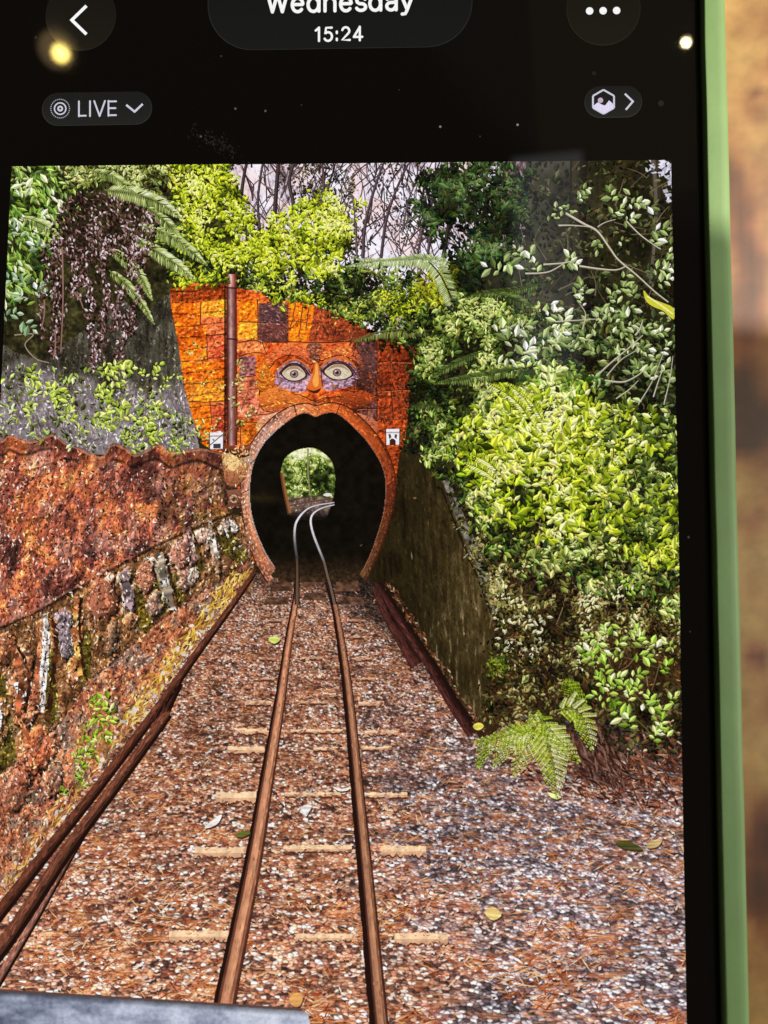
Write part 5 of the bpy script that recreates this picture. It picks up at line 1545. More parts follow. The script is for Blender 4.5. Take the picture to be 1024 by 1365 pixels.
P = Paint()
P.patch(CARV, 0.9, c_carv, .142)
n = 15000
x, y = scatter(CARV, n)
k = y > np.interp(x, TOP[:, 0], TOP[:, 1]) + 24 - 22 * (rnd(0, 1, n) < .15)
x = x[k]; y = y[k]; n = len(x)
g = np.exp(RNG.normal(.02, .42, n)); g = np.where(rnd(0, 1, n) < .3, g * .45, g)
cc = c_carv(x, y) * g[:, None]
cc = np.where((rnd(0, 1, n) < .022)[:, None], np.array([240, 218, 202.]), cc)
kb = ((x < 175) | (y < np.interp(x, [q[0] for q in L1], [q[1] for q in L1])))
P.dabs(x, y, rnd(3, 7.5, n), rnd(1.3, 3.0, n), RNG.normal(1.75, .75, n), rnd(.1425, .1445, n), np.clip(cc, 0, 252))
def carved_head(cx, cy, w, h, c, turn=1):
    an = np.linspace(0, 2 * math.pi, 26, endpoint=False)
    rr = 1 + RNG.normal(0, .09, 26)
    ex = cx + w * .5 * np.cos(an) * (1 + .10 * np.sin(3 * an)) * rr; ey = cy + h * .5 * np.sin(an) * rr
    P.poly(np.stack([ex + 3 * turn, ey + 2.4], -1), 0.1435, (42, 20, 12))
    sh = np.clip(.5 + .5 * np.cos(an) * turn + .25 * np.sin(an), 0, 1)  # round shading of the head put into its colour, one side dark
    P.poly(np.stack([ex, ey], -1), 0.1438, mixc(np.clip(np.array(c, float) * 1.35, 0, 250), np.array(c, float) * .42, sh))
    for q in range(5):                                     # combed hair
        x0 = cx - turn * w * (.46 - .07 * q); y0 = cy - h * (.1 + .09 * q)
        P.strip(smooth_poly([(x0, y0 + h * .2), (x0 + turn * w * .12, y0 - h * .02), (x0 + turn * w * .36, y0 - h * .07)], 4, False), 1.6, 0.1441, np.array(c) * (1.35 if q % 2 else .55))
    P.poly(smooth_poly([(cx + turn * w * .12, cy - h * .16), (cx + turn * w * .22, cy + h * .02), (cx + turn * w * .30, cy + h * .12), (cx + turn * w * .10, cy + h * .13)], 3), 0.1443, np.clip(np.array(c) * 1.42, 0, 250))
    P.strip([(cx - turn * w * .14, cy - h * .10), (cx + turn * w * .08, cy - h * .13)], 2.2, 0.1445, (58, 28, 20))
    P.strip([(cx + turn * w * .26, cy - h * .12), (cx + turn * w * .42, cy - h * .09)], 2.0, 0.1445, (58, 28, 20))
    P.strip([(cx - turn * w * .02, cy + h * .24), (cx + turn * w * .28, cy + h * .23)], 2.0, 0.1445, (70, 32, 24))
    P.strip([(cx - turn * w * .02, cy + h * .30), (cx + turn * w * .22, cy + h * .30)], 2.2, 0.1444, np.clip(np.array(c) * 1.3, 0, 250))
    pl = [tuple(q) for q in np.stack([ex, ey], -1)]
    chips(P, pl, lambda x, y: np.tile(np.array(c, float), (len(x), 1)), 110, (2, 5), (.9, 1.9), 1.2, .7, 0.1446, 0.1449, .4)


carved_head(137, 798, 38, 58, (164, 100, 74))
carved_head(195, 768, 24, 42, (176, 112, 86))
carved_head(240, 738, 24, 38, (178, 120, 98))
for pts, w, c in (([(60, 818), (66, 850), (63, 890), (58, 950)], 4.2, (232, 214, 206)), ([(69, 822), (76, 850), (72, 900), (64, 960)], 7, (54, 28, 16)), ([(52, 830), (54, 870), (48, 930)], 5, (150, 84, 56)),
                  ([(165, 762), (172, 790), (176, 815)], 8, (128, 108, 112)), ([(158, 764), (164, 790), (168, 822)], 2.2, (226, 206, 190)), ([(212, 738), (220, 770), (231, 812)], 9, (140, 126, 108)), ([(221, 738), (229, 770), (239, 806)], 4, (40, 26, 10)),
                  ([(104, 798), (100, 840), (108, 900)], 7, (208, 116, 60)), ([(110, 798), (107, 842), (115, 902)], 4, (46, 24, 12)), ([(182, 790), (190, 820), (200, 842)], 6, (86, 66, 20)), ([(250, 704), (258, 728), (262, 748)], 5, (150, 110, 108)), ([(256, 702), (265, 728), (269, 750)], 3, (48, 30, 16)),
                  ([(280, 700), (286, 722), (290, 744)], 5, (206, 184, 166)), ([(286, 698), (293, 722), (296, 742)], 3, (48, 34, 14)), ([(18, 862), (30, 900), (26, 950), (40, 985)], 7, (150, 80, 50)), ([(26, 862), (39, 900), (35, 950)], 4, (50, 24, 14)), ([(300, 700), (304, 716)], 3, (236, 220, 206))):
    C = smooth_poly(pts, 8, False) + RNG.normal(0, .5, (8 * (len(pts) - 1) + 1, 2))
    g = np.exp(RNG.normal(0, .42, len(C)))[:, None]
    C = C + np.stack([2.2 * (vnoise(C[:, 1] / 4, C[:, 0] / 4, 9) - .5), 0 * C[:, 0]], -1)
    P.strip(C, w * (.45 + 1.0 * vnoise(C[:, 1] / 4, C[:, 0] / 5, 7)), 0.1437, np.clip(np.array(c, float) * g, 0, 250))  # dark strips are shadows and gaps painted beside the carved edges
done(P, 'carved_wall', label='rust orange terracotta wall with carved figures')
P = Paint()
n = 250
t = rnd(0, 1, n)
x = 338 - t * 360 + RNG.normal(-9, 7, n); y = 766 + t * 470 + RNG.normal(-6, 6, n)
P.dabs(x, y, rnd(8, 22, n), rnd(1.2, 2.6, n), RNG.normal(2.25, .35, n), rnd(.145, .15, n), ramp(rnd(0, 1, n), [(0, (112, 66, 26)), (.4, (188, 130, 50)), (.8, (230, 188, 92)), (1, (250, 228, 160))]))
n = 260
t = rnd(0, .42, n)
x = 334 - t * 360 + RNG.normal(-14, 7, n); y = 766 + t * 480 + RNG.normal(-4, 5, n)
P.dabs(x, y, rnd(6, 14, n), rnd(1.4, 3.0, n), RNG.normal(2.2, .5, n), rnd(.15, .155, n), ramp(rnd(0, 1, n), [(0, (170, 110, 30)), (.6, (228, 186, 70)), (1, (250, 232, 140))]))
n = 60
t = rnd(.1, 1, n)
x = 338 - t * 360 + RNG.normal(-14, 8, n); y = 766 + t * 470 + RNG.normal(-6, 6, n)
P.dabs(x, y, rnd(5, 11, n), rnd(3, 6, n), rnd(0, 3, n), rnd(.155, .157, n), np.tile([240., 228, 214], (n, 1)) * rnd(.8, 1, n)[:, None])
done(P, 'dry_grass', kind='stuff')
P = Paint()
G_WEED = [(0, (64, 84, 14)), (.5, (140, 172, 36)), (.85, (206, 226, 90)), (1, (240, 246, 170))]
branch(P, [(106, 1052), (116, 1010), (128, 970), (138, 930)], 2.2, 1.4, (110, 120, 40), .168)
for x, y, L in ((138, 932, 13), (126, 940, 13), (148, 946, 13), (132, 956, 12), (146, 960, 12), (116, 968, 12), (136, 976, 12), (124, 984, 13), (108, 990, 12), (142, 984, 11), (118, 1000, 12), (104, 1008, 12), (128, 1004, 10), (110, 1022, 10), (104, 1036, 9), (112, 1046, 8), (86, 1056, 9)):
    sprig(P, x, y, L, G_WEED, .17 + rnd(0, .01, 1)[0], n=5, t=.6)
done(P, 'seedling')

# ---- dark retaining wall on the right ------------------------------------------------
def c_ret(x, y):
    st = fbm(x / 3 - y / 70, y / 24, 150, 3); n = fbm(x / 26, y / 30, 151, 4); f = fbm(x / 2.6, y / 3, 152, 2)
    d = np.clip((x - 520 - (y - 600) * .12) / 110, 0, 1) * np.clip((y - 590) / 110, 0, 1)
    t = st * .5 + n * .35 + f * .15
    dk = ramp(t, [(.25, (18, 13, 5)), (.55, (36, 28, 12)), (.85, (58, 46, 22))])
    lt = ramp(t, [(.25, (44, 33, 14)), (.45, (76, 60, 30)), (.62, (110, 92, 56)), (.8, (150, 130, 92))])
    c = mixc(dk, lt, d * .85)
    yb = (y - (x - 520) * .9) / 44.0
    c = c * (1 - .28 * np.clip(1 - np.abs(yb - np.round(yb)) * 44 / 1.6, 0, 1) * (fbm(x / 14, y / 14, 155, 2) > .42))[:, None]
    mo = np.clip((fbm(x / 16, y / 22, 156, 3) - .52) * 5, 0, .38)
    c = mixc(c, (52, 44, 20), mo)
    return mixc(c, (196, 180, 140), np.clip((st - .68) * 7, 0, .5) * np.clip((y - 780) / 90, 0, 1))


P = Paint()
P.patch([(541, 560), (560, 556), (600, 655), (622, 720), (657, 822), (655, 880), (650, 930), (632, 972), (618, 962), (560, 870), (515, 800), (496, 778), (505, 730), (520, 686), (528, 652), (530, 610)], 1.0, c_ret, .092)
P.strip([(588, 650), (612, 712), (634, 764), (657, 824)], 2.0, .093, (22, 15, 7))
P.patch([(586, 630), (598, 640), (640, 735), (662, 786), (659, 822), (640, 772), (614, 708)], 1.0, lambda x, y: ramp(fbm(x / 4, y / 4, 160, 3), [(.2, (50, 46, 36)), (.5, (110, 104, 90)), (.85, (176, 168, 150))]), .094)
P.dabs(np.array([549., 553]), np.array([741., 664]), np.array([12., 5]), np.array([2., 3]), np.array([1.5, 0.]), np.array([.095, .095]), np.array([[120., 110, 84], [134, 100, 60]]))
for q in ([(608, 706), (616, 702), (622, 703)], [(618, 744), (624, 738)]):
    branch(P, q, 1.4, 1, (170, 160, 140), .096)
chips(P, [(541, 570), (560, 566), (600, 655), (622, 720), (657, 822), (655, 880), (640, 950), (620, 950), (540, 820), (505, 750), (522, 686)], c_ret, 3000, (3, 10), (.9, 2.0), 1.5, .3, .0922, .0928, .2)
done(P, 'retaining_wall')
P = Paint()
n = 260
t = rnd(0, 1, n)
x = 512 + t * 122 + RNG.normal(0, 2.5, n); y = 780 + t * 196 + RNG.normal(0, 2.5, n)
P.dabs(x + 4 + 5 * t, y - 4, rnd(3, 8, n), rnd(1, 2.6, n), RNG.normal(.9, .5, n), rnd(.096, .097, n), ramp(rnd(0, 1, n) ** 2.4, [(0, (60, 34, 22)), (.6, (150, 92, 60)), (1, (226, 196, 166))]))
done(P, 'leaf_litter', kind='stuff')

# ---- lamp boxes on the portal ----------------------------------------------------------
def lampbox(x0, y0, x1, y1, open_bottom):
    P = Paint()
    P.poly([(x0 - 1.2, y0), (x1 + 1.2, y0 - .5), (x1 + 1.2, y1 + .5), (x0 - 1, y1 + 1)], .158, (66, 40, 34))
    P.poly([(x0, y0), (x1, y0 - .5), (x1 - .3, y1), (x0 + .3, y1 + .4)], .16, (238, 234, 238))
    w = x1 - x0; h = y1 - y0
    P.poly([(x0, y0 + h * .18), (x1, y0 + h * .16), (x1, y0 + h * .26), (x0, y0 + h * .27)], .161, (172, 166, 172))
    if open_bottom:
        P.poly([(x0 + w * .26, y1 + .6), (x0 + w * .26, y0 + h * .72), (x0 + w * .42, y0 + h * .60), (x0 + w * .60, y0 + h * .64), (x0 + w * .72, y0 + h * .74), (x0 + w * .72, y1 + .6)], .162, (62, 32, 28))
        P.poly([(x0 + w * .16, y0 + h * .34), (x0 + w * .32, y0 + h * .30), (x0 + w * .40, y0 + h * .52), (x0 + w * .24, y0 + h * .66)], .163, (84, 66, 66))
        P.poly([(x0 + w * .66, y0 + h * .32), (x0 + w * .84, y0 + h * .36), (x0 + w * .78, y0 + h * .66), (x0 + w * .62, y0 + h * .52)], .163, (84, 66, 66))
    else:
        P.poly([(x0 + w * .26, y1 - .5), (x0 + w * .26, y0 + h * .70), (x0 + w * .82, y0 + h * .68), (x0 + w * .82, y1 - .5)], .162, (60, 58, 66))
        P.poly([(x0 + w * .16, y0 + h * .40), (x0 + w * .34, y0 + h * .40), (x0 + w * .30, y0 + h * .56)], .163, (120, 112, 116))
        P.poly([(x0 + w * .5, y0 - 1.6), (x0 + w * .86, y0 - 2.2), (x0 + w * .84, y0 + 1)], .163, (240, 238, 240))
    return done(P, 'lamp_box')


lampbox(280.5, 577, 298, 598.5, False)
lampbox(515, 572.5, 532.5, 593, True)
P = Paint()
for pts in ([(278, 596), (300, 578), (322, 566), (340, 552)], [(300, 586), (308, 566), (306, 552)], [(316, 566), (314, 530), (316, 500)], [(322, 548), (332, 520)]):
    branch(P, pts, 1.5, .9, (120, 84, 60), .164)
for x, y, L in ((318, 504, 8), (312, 512, 7), (320, 520, 7), (308, 530, 6), (330, 556, 7), (322, 562, 7), (338, 548, 6), (262, 460, 5), (252, 470, 5), (268, 478, 4), (318, 484, 6), (324, 490, 6), (270, 512, 5), (296, 516, 5), (262, 574, 7), (274, 582, 7), (284, 570, 5), (290, 560, 5), (256, 562, 8), (350, 500, 4), (340, 512, 4), (312, 540, 6)):
    sprig(P, x, y, L, [(0, (70, 76, 26)), (.6, (186, 176, 84)), (1, (246, 236, 170))], .166, n=4, t=.62)
done(P, 'climbing_weed')

# ---- shrubs and ferns on the right ----------------------------------------------------
G_MID = [(0, (14, 18, 6)), (.3, (44, 56, 18)), (.55, (88, 106, 38)), (.78, (150, 168, 72)), (1, (226, 230, 150))]
P = Paint()
leaf_mass(P, [(468, 352), (520, 360), (600, 385), (612, 440), (600, 470), (556, 462), (520, 450), (500, 440), (470, 428), (440, 416), (420, 396), (440, 372)], 1500, (6, 11), [(0, (10, 13, 5)), (.4, (36, 46, 16)), (.7, (88, 104, 34)), (1, (176, 192, 88))], .12, .14, 24, 13, 0, .95)
leaf_mass(P, [(500, 392), (560, 380), (590, 400), (560, 430), (520, 425)], 260, (5, 9), G_YEL, .14, .145, 18, 14, .1, .85)
leaf_mass(P, [(556, 362), (600, 356), (610, 390), (580, 412), (556, 395)], 200, (6, 11), [(0, (60, 60, 6)), (.6, (150, 150, 24)), (1, (206, 206, 70))], .14, .145, 18, 15, 0, .9)
done(P, 'hanging_bush')
P = Paint()
frond(P, [(608, 418), (596, 385), (584, 358), (566, 346), (530, 346), (490, 350), (463, 356)], 15, [(0, (70, 84, 40)), (.5, (160, 176, 108)), (1, (226, 236, 190))], .150, t0=.55, step=2.2, w=2.2, droop=.9)
branch(P, [(610, 420), (600, 394), (586, 366), (572, 350)], 2.6, 1.6, (60, 40, 26), .158)
done(P, 'fern_frond')
P = Paint()
frond(P, [(600, 350), (560, 345), (520, 349), (478, 346)], 9, [(0, (96, 110, 66)), (.5, (176, 190, 128)), (1, (232, 240, 206))], .149, t0=.6, step=2.4, w=2)
done(P, 'fern_frond')
P = Paint()
frond(P, [(572, 446), (540, 440), (504, 444), (470, 456)], 13, [(0, (40, 46, 16)), (.5, (104, 112, 48)), (1, (170, 174, 96))], .150, t0=.5, step=2.2, w=2, droop=.9)
done(P, 'fern_frond')
P = Paint()
leaf_mass(P, [(545, 425), (620, 400), (700, 400), (760, 440), (760, 520), (640, 545), (612, 575), (585, 640), (566, 610), (560, 545), (552, 500), (562, 470)], 3300, (6, 13), G_MID, .15, .185, 34, 21, -.14, .92, dens=lambda x, y: np.clip((fbm(x / 22, y / 20, 37, 3) - .37) * 6, .03, 1))
leaf_mass(P, [(560, 560), (610, 545), (660, 560), (650, 610), (600, 610)], 420, (7, 12), G_MID, .186, .195, 24, 22, .25, 1)
done(P, 'dense_shrub')
for pts, pl, t in (([(640, 470), (600, 488), (575, 505)], 9, .42), ([(700, 490), (650, 500), (600, 508), (580, 512)], 12, .5), ([(590, 545), (566, 540), (545, 546)], 9, .3), ([(660, 392), (690, 400), (720, 420)], 12, .4), ([(720, 380), (680, 388), (640, 392), (620, 398)], 9, .4), ([(645, 640), (620, 640), (592, 634)], 10, .25)):
    P = Paint()
    frond(P, pts, pl, [(0, (26, 34, 12)), (.5, (86, 104, 44)), (1, (170, 186, 100))], .19, t0=t, step=2.4, w=1.9, droop=.6)
    done(P, 'fern_frond')
G_PALE = [(0, (34, 42, 18)), (.3, (92, 110, 50)), (.6, (158, 176, 104)), (.85, (222, 230, 184)), (1, (250, 252, 240))]
P = Paint()
leaf_mass(P, [(690, 430), (800, 410), (905, 430), (910, 560), (830, 530), (760, 520), (690, 510)], 700, (9, 16), [(0, (14, 17, 8)), (.4, (52, 62, 28)), (.75, (112, 130, 66)), (1, (190, 204, 140))], .19, .21, 30, 25)
for x, y, L in ((676, 352, 18), (706, 344, 16), (690, 338, 13), (660, 360, 20), (714, 358, 14), (668, 440, 20), (700, 436, 17), (682, 452, 20), (720, 452, 17), (734, 420, 17), (740, 440, 18), (752, 428, 16), (700, 470, 19), (716, 480, 18), (676, 478, 15),
                (756, 282, 13), (742, 278, 11), (736, 290, 10), (776, 254, 12), (772, 266, 10), (814, 262, 16), (832, 264, 15), (820, 284, 14), (846, 272, 15), (860, 276, 14), (838, 294, 12), (796, 328, 13), (802, 326, 11), (830, 322, 11), (878, 308, 17), (888, 322, 16), (872, 320, 14), (892, 350, 16), (880, 360, 17), (884, 376, 15), (896, 338, 14),
                (762, 348, 16), (758, 352, 14), (776, 386, 15), (770, 392, 13), (832, 370, 16), (826, 386, 15), (818, 400, 15), (842, 392, 15), (812, 412, 14), (838, 410, 15), (736, 408, 14), (774, 404, 11), (842, 434, 14), (826, 440, 13), (862, 438, 14), (878, 444, 12), (856, 464, 14), (872, 478, 14), (886, 492, 15), (850, 492, 14), (866, 500, 14), (890, 508, 15),
                (740, 458, 16), (760, 462, 14), (780, 452, 13), (806, 420, 13), (826, 426, 13), (790, 470, 14), (892, 420, 13), (884, 466, 13)):
    sprig(P, x, y, L, G_PALE, .212 + rnd(0, .02, 1)[0], n=int(rnd(4, 7, 1)[0]), t=.74 if x < 770 else .62)
for pts, w in (([(754, 286), (778, 300), (796, 310), (812, 332), (824, 348), (848, 368), (872, 390), (890, 404)], 3.4), ([(744, 302), (764, 302), (786, 304)], 2.2), ([(772, 356), (800, 360), (821, 361), (834, 356)], 2.8), ([(724, 354), (750, 352), (766, 348)], 2.4), ([(700, 366), (730, 364), (752, 352)], 2.4), ([(834, 296), (852, 314), (868, 326), (880, 334)], 2.2), ([(796, 304), (806, 298), (820, 294)], 1.6),
               ([(793, 504), (812, 486), (836, 466), (856, 448)], 2.4), ([(806, 508), (830, 510), (848, 502), (858, 494)], 2.6), ([(808, 502), (828, 480), (852, 466)], 1.6), ([(818, 534), (838, 520), (850, 508)], 1.8), ([(846, 448), (852, 440), (856, 428)], 2.6), ([(740, 430), (770, 428), (800, 426)], 1.8), ([(870, 530), (880, 500), (890, 480)], 1.8), ([(776, 440), (780, 420), (772, 406)], 1.6), ([(850, 540), (868, 510), (884, 470)], 1.6), ([(884, 540), (892, 506), (896, 476)], 1.6)):
    branch(P, pts, w, w * .5, (160, 150, 128), .24, hl=(222, 214, 194))
P.poly(smooth_poly([(857, 388), (866, 398), (880, 404), (897, 412), (897, 427), (884, 416), (870, 410), (860, 402)], 3), .245, (206, 202, 60))
P.strip([(862, 396), (880, 408), (896, 420)], 2, .246, (240, 238, 150))
done(P, 'pale_leaved_shrub', 'pale leaved shrub with bare light branches')
P = Paint()
G_BRI = [(0, (18, 22, 4)), (.22, (62, 80, 12)), (.45, (134, 154, 22)), (.68, (186, 200, 44)), (.86, (226, 232, 86)), (1, (246, 248, 164))]
leaf_mass(P, [(600, 600), (640, 545), (700, 515), (780, 520), (840, 545), (912, 560), (916, 760), (850, 745), (790, 735), (730, 760), (680, 740), (640, 700), (605, 650)], 2700, (8, 17), G_MID, .215, .25, 40, 30, 0, .92, dens=lambda x, y: np.clip((fbm(x / 24, y / 20, 35, 3) - .36) * 6, .03, 1))
leaf_mass(P, [(690, 500), (740, 490), (790, 510), (780, 540), (700, 545)], 330, (10, 16), [(0, (20, 30, 8)), (.4, (76, 102, 26)), (.8, (156, 184, 66)), (1, (228, 238, 150))], .25, .26, 24, 33, .15, 1, ang=.5, spread=.9)
dens = lambda x, y: np.clip(1.15 - ((x - 718 - (y - 610) * .2) / 130) ** 2 - ((y - 610) / 105) ** 2, .03, 1) * np.clip((fbm(x / 24 + y / 60, y / 18, 39, 3) - .41) * 7, 0, 1)
leaf_mass(P, [(600, 560), (680, 520), (780, 530), (860, 560), (905, 600), (900, 700), (800, 720), (700, 730), (630, 690)], 1350, (8, 19), G_BRI, .252, .285, 30, 31, .04, .96, ang=.3, spread=1.0, dens=dens, aspect=(.34, .5))
leaf_mass(P, [(800, 690), (870, 670), (908, 690), (908, 760), (840, 750)], 300, (9, 15), G_BRI, .252, .27, 24, 34, 0, .85)
for k in range(170):
    x, y = scatter([(610, 570), (690, 520), (780, 525), (900, 570), (905, 730), (800, 715), (700, 720)], 1)
    sprig(P, x[0], y[0], rnd(12, 20, 1)[0], G_BRI if x[0] < 800 or RNG.uniform() < .4 else G_MID, .286 + rnd(0, .02, 1)[0], n=int(rnd(4, 7, 1)[0]), t=np.clip(.78 - abs(x[0] - 735) / 420 + RNG.normal(0, .1), .3, .95))
for k in range(46):
    x, y = scatter([(610, 560), (700, 510), (800, 520), (905, 560), (905, 740), (760, 730), (650, 690)], 1)
    a = RNG.normal(.7, .8); ln = rnd(22, 70, 1)[0]; x = x[0]; y = y[0]
    branch(P, [(x, y), (x + math.cos(a) * ln * .5 + 3, y + math.sin(a) * ln * .5), (x + math.cos(a) * ln, y + math.sin(a) * ln)], 1.7, .8, ramp(rnd(0, 1, 1), [(0, (44, 36, 16)), (1, (150, 136, 84))])[0], rnd(.25, .29, 1)[0])
leaf_mass(P, [(740, 700), (820, 720), (912, 740), (914, 830), (850, 810), (790, 790), (730, 770), (650, 760), (640, 690), (690, 730)], 560, (8, 15), G_MID, .236, .248, 26, 66, 0, .95, ang=.6, spread=1.0, dens=lambda x, y: np.clip((fbm(x / 20, y / 16, 67, 3) - .42) * 7, 0, 1))
# shoots of narrow yellow leaves
for x0, y0, x1, y1 in ((690, 560), (720, 590), (0, 0), (0, 0)) and ((650, 512, 700, 548), (664, 516, 706, 560), (676, 512, 712, 552), (690, 520, 722, 560), (620, 618, 660, 640), (628, 606, 668, 632)):
    frond(P, [(x1, y1), ((x0 + x1) / 2 + 3, (y0 + y1) / 2 - 2), (x0, y0)], 9, G_BRI, .31, t0=.82, step=3, w=2.6, droop=-.2)
done(P, 'bright_shrub', 'sunlit yellow green shrub')
P = Paint()
G_DULL = [(0, (20, 15, 6)), (.35, (64, 54, 24)), (.6, (118, 106, 50)), (.85, (184, 174, 104)), (1, (232, 222, 164))]
dens = lambda x, y: np.clip((fbm(x / 20, y / 18, 49, 3) - .36) * 5, .04, 1) * np.clip(1.25 - (y - 730) / 190, .15, 1)
leaf_mass(P, [(640, 690), (700, 730), (780, 720), (850, 735), (912, 745), (914, 880), (830, 860), (770, 900), (690, 930), (664, 900), (662, 800), (630, 720)], 3400, (5.5, 10.5), G_DULL, .19, .214, 30, 40, .0, 1, dens=dens)
leaf_mass(P, [(690, 715), (740, 700), (780, 720), (760, 750), (700, 748)], 260, (6, 10), [(0, (60, 54, 10)), (.5, (156, 146, 50)), (1, (232, 224, 130))], .216, .22, 20, 41, .2, 1)
for k in range(70):
    x, y = rnd(650, 905, 1)[0], rnd(720, 900, 1)[0]; a = RNG.normal(.9, .9); ln = rnd(20, 70, 1)[0]
    branch(P, [(x, y), (x + math.cos(a) * ln * .5, y + math.sin(a) * ln * .5 + 4), (x + math.cos(a) * ln, y + math.sin(a) * ln)], 1.5, .7, ramp(rnd(0, 1, 1), [(0, (50, 36, 20)), (1, (150, 128, 90))])[0], .2)
P.leaves(np.array([652., 700]), np.array([734., 905]), np.array([22., 16]), np.array([17., 8]), np.array([-.2, -.9]), np.array([.222, .222]), np.array([[120., 170, 50], [170, 190, 110]]))
n = 60; x, y = scatter([(655, 812), (735, 815), (720, 880), (665, 870)], n)
P.leaves(x, y, rnd(5, 9, n), rnd(3, 5, n), rnd(0, 6, n), rnd(.216, .22, n), ramp(rnd(.4, 1, n), [(0, (90, 88, 50)), (1, (244, 236, 200))]))
done(P, 'dull_undergrowth')
P = Paint()
leaf_mass(P, [(650, 850), (780, 850), (800, 940), (740, 960), (690, 970), (640, 960)], 620, (5, 10), [(0, (10, 10, 4)), (.5, (46, 42, 18)), (.8, (100, 92, 46)), (1, (170, 160, 96))], .216, .225, 22, 45)
leaf_mass(P, [(650, 878), (678, 872), (676, 898), (654, 902)], 70, (5, 8), [(0, (40, 50, 8)), (1, (150, 164, 40))], .226, .228, 22, 46)
leaf_mass(P, [(790, 950), (912, 900), (914, 1000), (830, 1000)], 260, (7, 13), [(0, (16, 16, 6)), (.5, (56, 52, 24)), (1, (124, 112, 64))], .216, .225, 22, 47)
done(P, 'shaded_undergrowth')
P = Paint()
leaf_mass(P, [(592, 630), (612, 640), (640, 715), (668, 780), (672, 830), (650, 800), (630, 750), (606, 690)], 230, (5, 10), G_DULL, .222, .226, 20, 48, .05, .8, dens=lambda x, y: np.clip((fbm(x / 14, y / 14, 53, 2) - .45) * 8, 0, 1))
done(P, 'creeping_plant')
P = Paint()
G_SPR = [(0, (56, 82, 10)), (.4, (124, 160, 40)), (.7, (184, 212, 92)), (1, (238, 246, 190))]
for x, y, L in ((841, 786, 14), (888, 809, 18), (836, 776, 12), (815, 835, 14), (806, 842, 13), (785, 868, 19), (798, 862, 19), (790, 880, 17), (824, 858, 14), (848, 852, 15), (856, 874, 18), (868, 858, 16), (806, 891, 16), (800, 908, 16), (818, 905, 16), (830, 914, 17), (838, 926, 16), (796, 926, 15), (812, 936, 14), (865, 941, 18), (875, 950, 17), (826, 953, 20), (838, 962, 18), (866, 934, 14), (850, 918, 14), (872, 980, 15), (884, 976, 14), (848, 842, 12), (884, 890, 13), (896, 930, 12), (820, 874, 13), (846, 900, 14), (892, 860, 13), (812, 918, 14), (880, 964, 13), (790, 850, 13)):
    sprig(P, x, y, L, G_SPR, .23 + rnd(0, .02, 1)[0], n=5, t=.66)
for pts in ([(905, 980), (870, 950), (840, 920), (808, 895)], [(905, 850), (870, 862), (830, 862), (796, 868)], [(880, 1000), (860, 970), (836, 950)]):
    branch(P, pts, 2, 1, (96, 92, 44), .226)
done(P, 'bright_sapling', 'broad leaved sapling low in the right corner')
# twigs, bark and litter at the foot of the bank
P = Paint()
x, y = scatter([(640, 975), (700, 960), (800, 985), (914, 960), (918, 1080), (800, 1070), (700, 1040)], 900)
n = len(x)
P.dabs(x, y, rnd(6, 20, n), rnd(1.4, 4, n), RNG.normal(.5, .7, n), rnd(.1, .115, n), ramp(rnd(0, 1, n) ** 1.4, [(0, (36, 18, 12)), (.45, (96, 48, 30)), (.75, (160, 92, 62)), (.95, (216, 176, 150)), (1, (250, 240, 230))]))
x, y = scatter([(760, 985), (800, 965), (840, 1000), (830, 1050), (780, 1040)], 300); n = len(x)
P.dabs(x, y, rnd(10, 26, n), rnd(2, 4, n), RNG.normal(1.0, .4, n), rnd(.115, .118, n), ramp(rnd(0, 1, n), [(0, (30, 16, 10)), (.5, (76, 44, 34)), (1, (142, 106, 92))]))
done(P, 'bark_litter', kind='stuff')
F_BRI = [(0, (52, 74, 6)), (.35, (120, 150, 20)), (.65, (180, 204, 44)), (.85, (222, 236, 96)), (1, (246, 250, 176))]
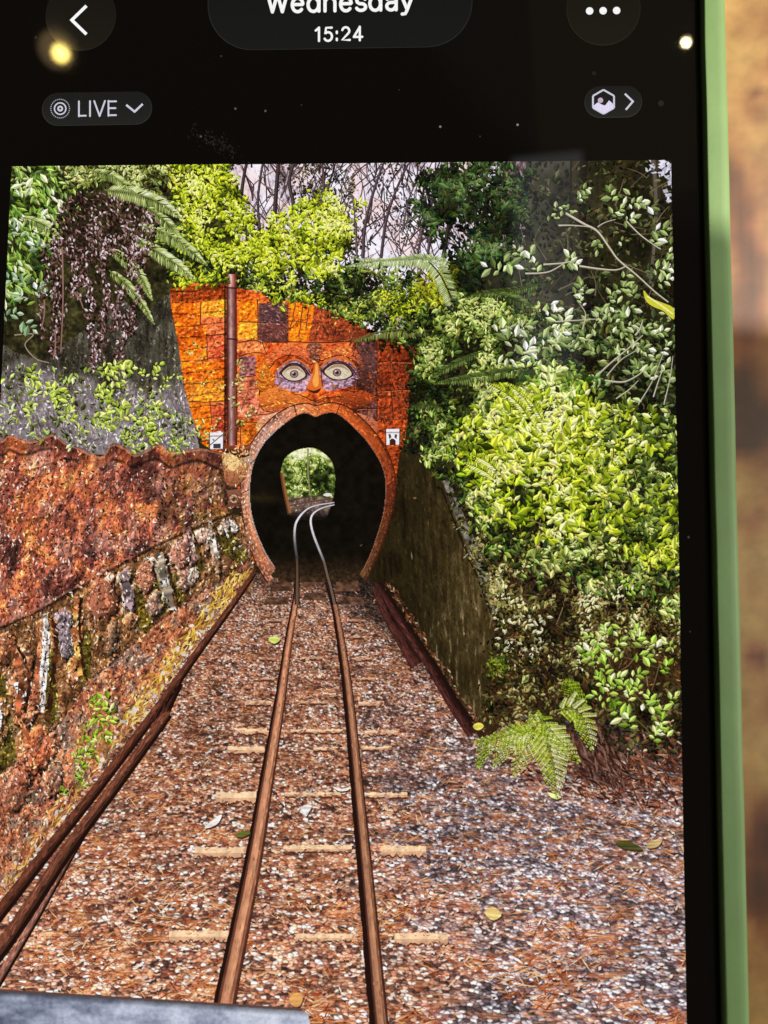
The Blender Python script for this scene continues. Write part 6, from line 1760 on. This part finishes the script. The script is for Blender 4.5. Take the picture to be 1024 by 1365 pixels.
for pts, pl, t, st in (([(712, 972), (694, 980), (672, 996), (660, 1018)], 17, .6, 3.0), ([(714, 974), (704, 990), (694, 1008), (686, 1030)], 17, .62, 3.0), ([(722, 958), (730, 990), (738, 1022), (742, 1057)], 27, .68, 3.4), ([(742, 946), (762, 944), (778, 960), (788, 995)], 22, .62, 3.2), ([(710, 974), (690, 976), (664, 984), (634, 988)], 14, .55, 2.8),
                       ([(706, 978), (716, 964), (724, 954), (712, 956), (702, 966)], 13, .5, 3), ([(660, 984), (646, 996), (638, 1020)], 11, .4, 2.8), ([(750, 905), (762, 918), (772, 930), (779, 938)], 12, .28, 3), ([(724, 962), (744, 984), (762, 1004), (770, 1012)], 17, .55, 3.0)):
    P = Paint()
    z = .25 + rnd(0, .03, 1)[0]
    # each pinna is itself toothed: two rows of tiny leaflets
    C = smooth_poly(pts, 14, False)
    seg = np.concatenate([[0], np.cumsum(np.linalg.norm(np.diff(C, axis=0), axis=1))])
    nq = max(int(seg[-1] / (st * 2.2)), 8)
    q = np.linspace(.06, 1, nq) * seg[-1]
    X = np.interp(q, seg, C[:, 0]); Y = np.interp(q, seg, C[:, 1])
    d = np.stack([np.gradient(X), np.gradient(Y)], -1); d /= np.linalg.norm(d, axis=1)[:, None]
    f = q / seg[-1]
    for side in (1, -1):
        for k in range(nq):
            ln = pl * 1.12 * min(f[k] / .2 + .35, 1) * (1 - f[k]) ** .72 * rnd(.82, 1.12, 1)[0] + 2
            dr = np.array([-d[k, 1], d[k, 0]]) * side * .9 + d[k] * .6; dr /= np.linalg.norm(dr)
            m = max(int(ln / 2.0), 3)
            g = np.linspace(.1, 1, m)
            bx = X[k] + dr[0] * g * ln + .25 * g * ln * 0; by = Y[k] + dr[1] * g * ln + 1.6 * g * g
            ll = (1 - g * .7) * ln * .19 + 1.8
            tt = np.clip(t + .20 + RNG.normal(0, .12, m) + (.12 if side < 0 else -.10), 0, 1)
            c = ramp(tt, F_BRI)
            for s2 in (1, -1):
                pd = np.array([-dr[1], dr[0]]) * s2 * .8 + dr * .6
                an = math.atan2(pd[1], pd[0])
                P.leaves(bx + pd[0] * ll * .45, by + pd[1] * ll * .45, ll, np.full(m, 1.7), np.full(m, an), np.full(m, z + .004 * rnd(0, 1, 1)[0]), c * (1.0 if s2 > 0 else .78), under=(s2 > 0))
    P.strip(C, 1.2, z + .006, (120, 140, 40))
    done(P, 'bright_fern_frond')
# odd things lying on the ballast
for pts, c in (([(273, 1103), (282, 1094), (296, 1085), (292, 1096), (282, 1102)], (244, 236, 230)), ([(401, 1076), (409, 1073), (416, 1074), (412, 1082), (408, 1088), (404, 1082)], (246, 240, 236)), ([(444, 1048), (456, 1051), (466, 1049), (464, 1053), (452, 1054)], (240, 232, 222)), ([(731, 1056), (742, 1059), (748, 1062), (742, 1065), (734, 1062)], (232, 238, 150)),
               ([(820, 1122), (834, 1120), (850, 1126), (856, 1132), (838, 1132), (826, 1128)], (74, 76, 34)), ([(862, 1124), (876, 1118), (882, 1120), (876, 1128), (864, 1130)], (206, 176, 120)), ([(646, 1214), (656, 1208), (664, 1212), (668, 1220), (658, 1226), (650, 1222)], (224, 190, 120)), ([(632, 965), (640, 963), (645, 968), (638, 973), (631, 970)], (226, 216, 90)), ([(314, 1112), (328, 1106), (334, 1110), (322, 1116)], (96, 104, 46)), ([(358, 852), (366, 848), (374, 852), (366, 858)], (214, 224, 110)), ([(386, 1330), (396, 1322), (404, 1328), (400, 1340), (390, 1340)], (226, 166, 96))):
    P = Paint()
    q = smooth_poly(pts, 3)
    P.poly(q + np.array([1.2, 2.2]), .119, (66, 38, 32)); P.poly(q, .121, np.clip(np.array(c) * (1 + .12 * RNG.normal(0, 1, (len(q), 1))), 0, 255))
    done(P, 'fallen_leaf')

# ---- pale grey ledge of the carriage, bottom left of the photo ----------------------------
def c_ledge(x, y):
    n = fbm(x / 30, y / 14, 170, 3); f = fbm(x / 5, y / 5, 171, 3)
    t = n * .6 + f * .25 + (x / 420) * .40
    c = ramp(t, [(.2, (86, 92, 110)), (.45, (132, 138, 158)), (.7, (182, 188, 206)), (1, (222, 226, 240))])
    ytop = 1319 + x * .0645
    return c * (.55 + .45 * np.clip((y - ytop) / 8, 0, 1))[:, None]


P = Paint()
P.patch([(-60, 1315), (0, 1319), (404, 1345), (411, 1349), (414, 1362), (416, 1490), (-60, 1490)], 1.0, c_ledge, .30)
P.strip([(-50, 1315.5), (0, 1318.5), (200, 1331), (404, 1344)], 5, .299, (92, 70, 66))
done(P, 'grey_ledge')
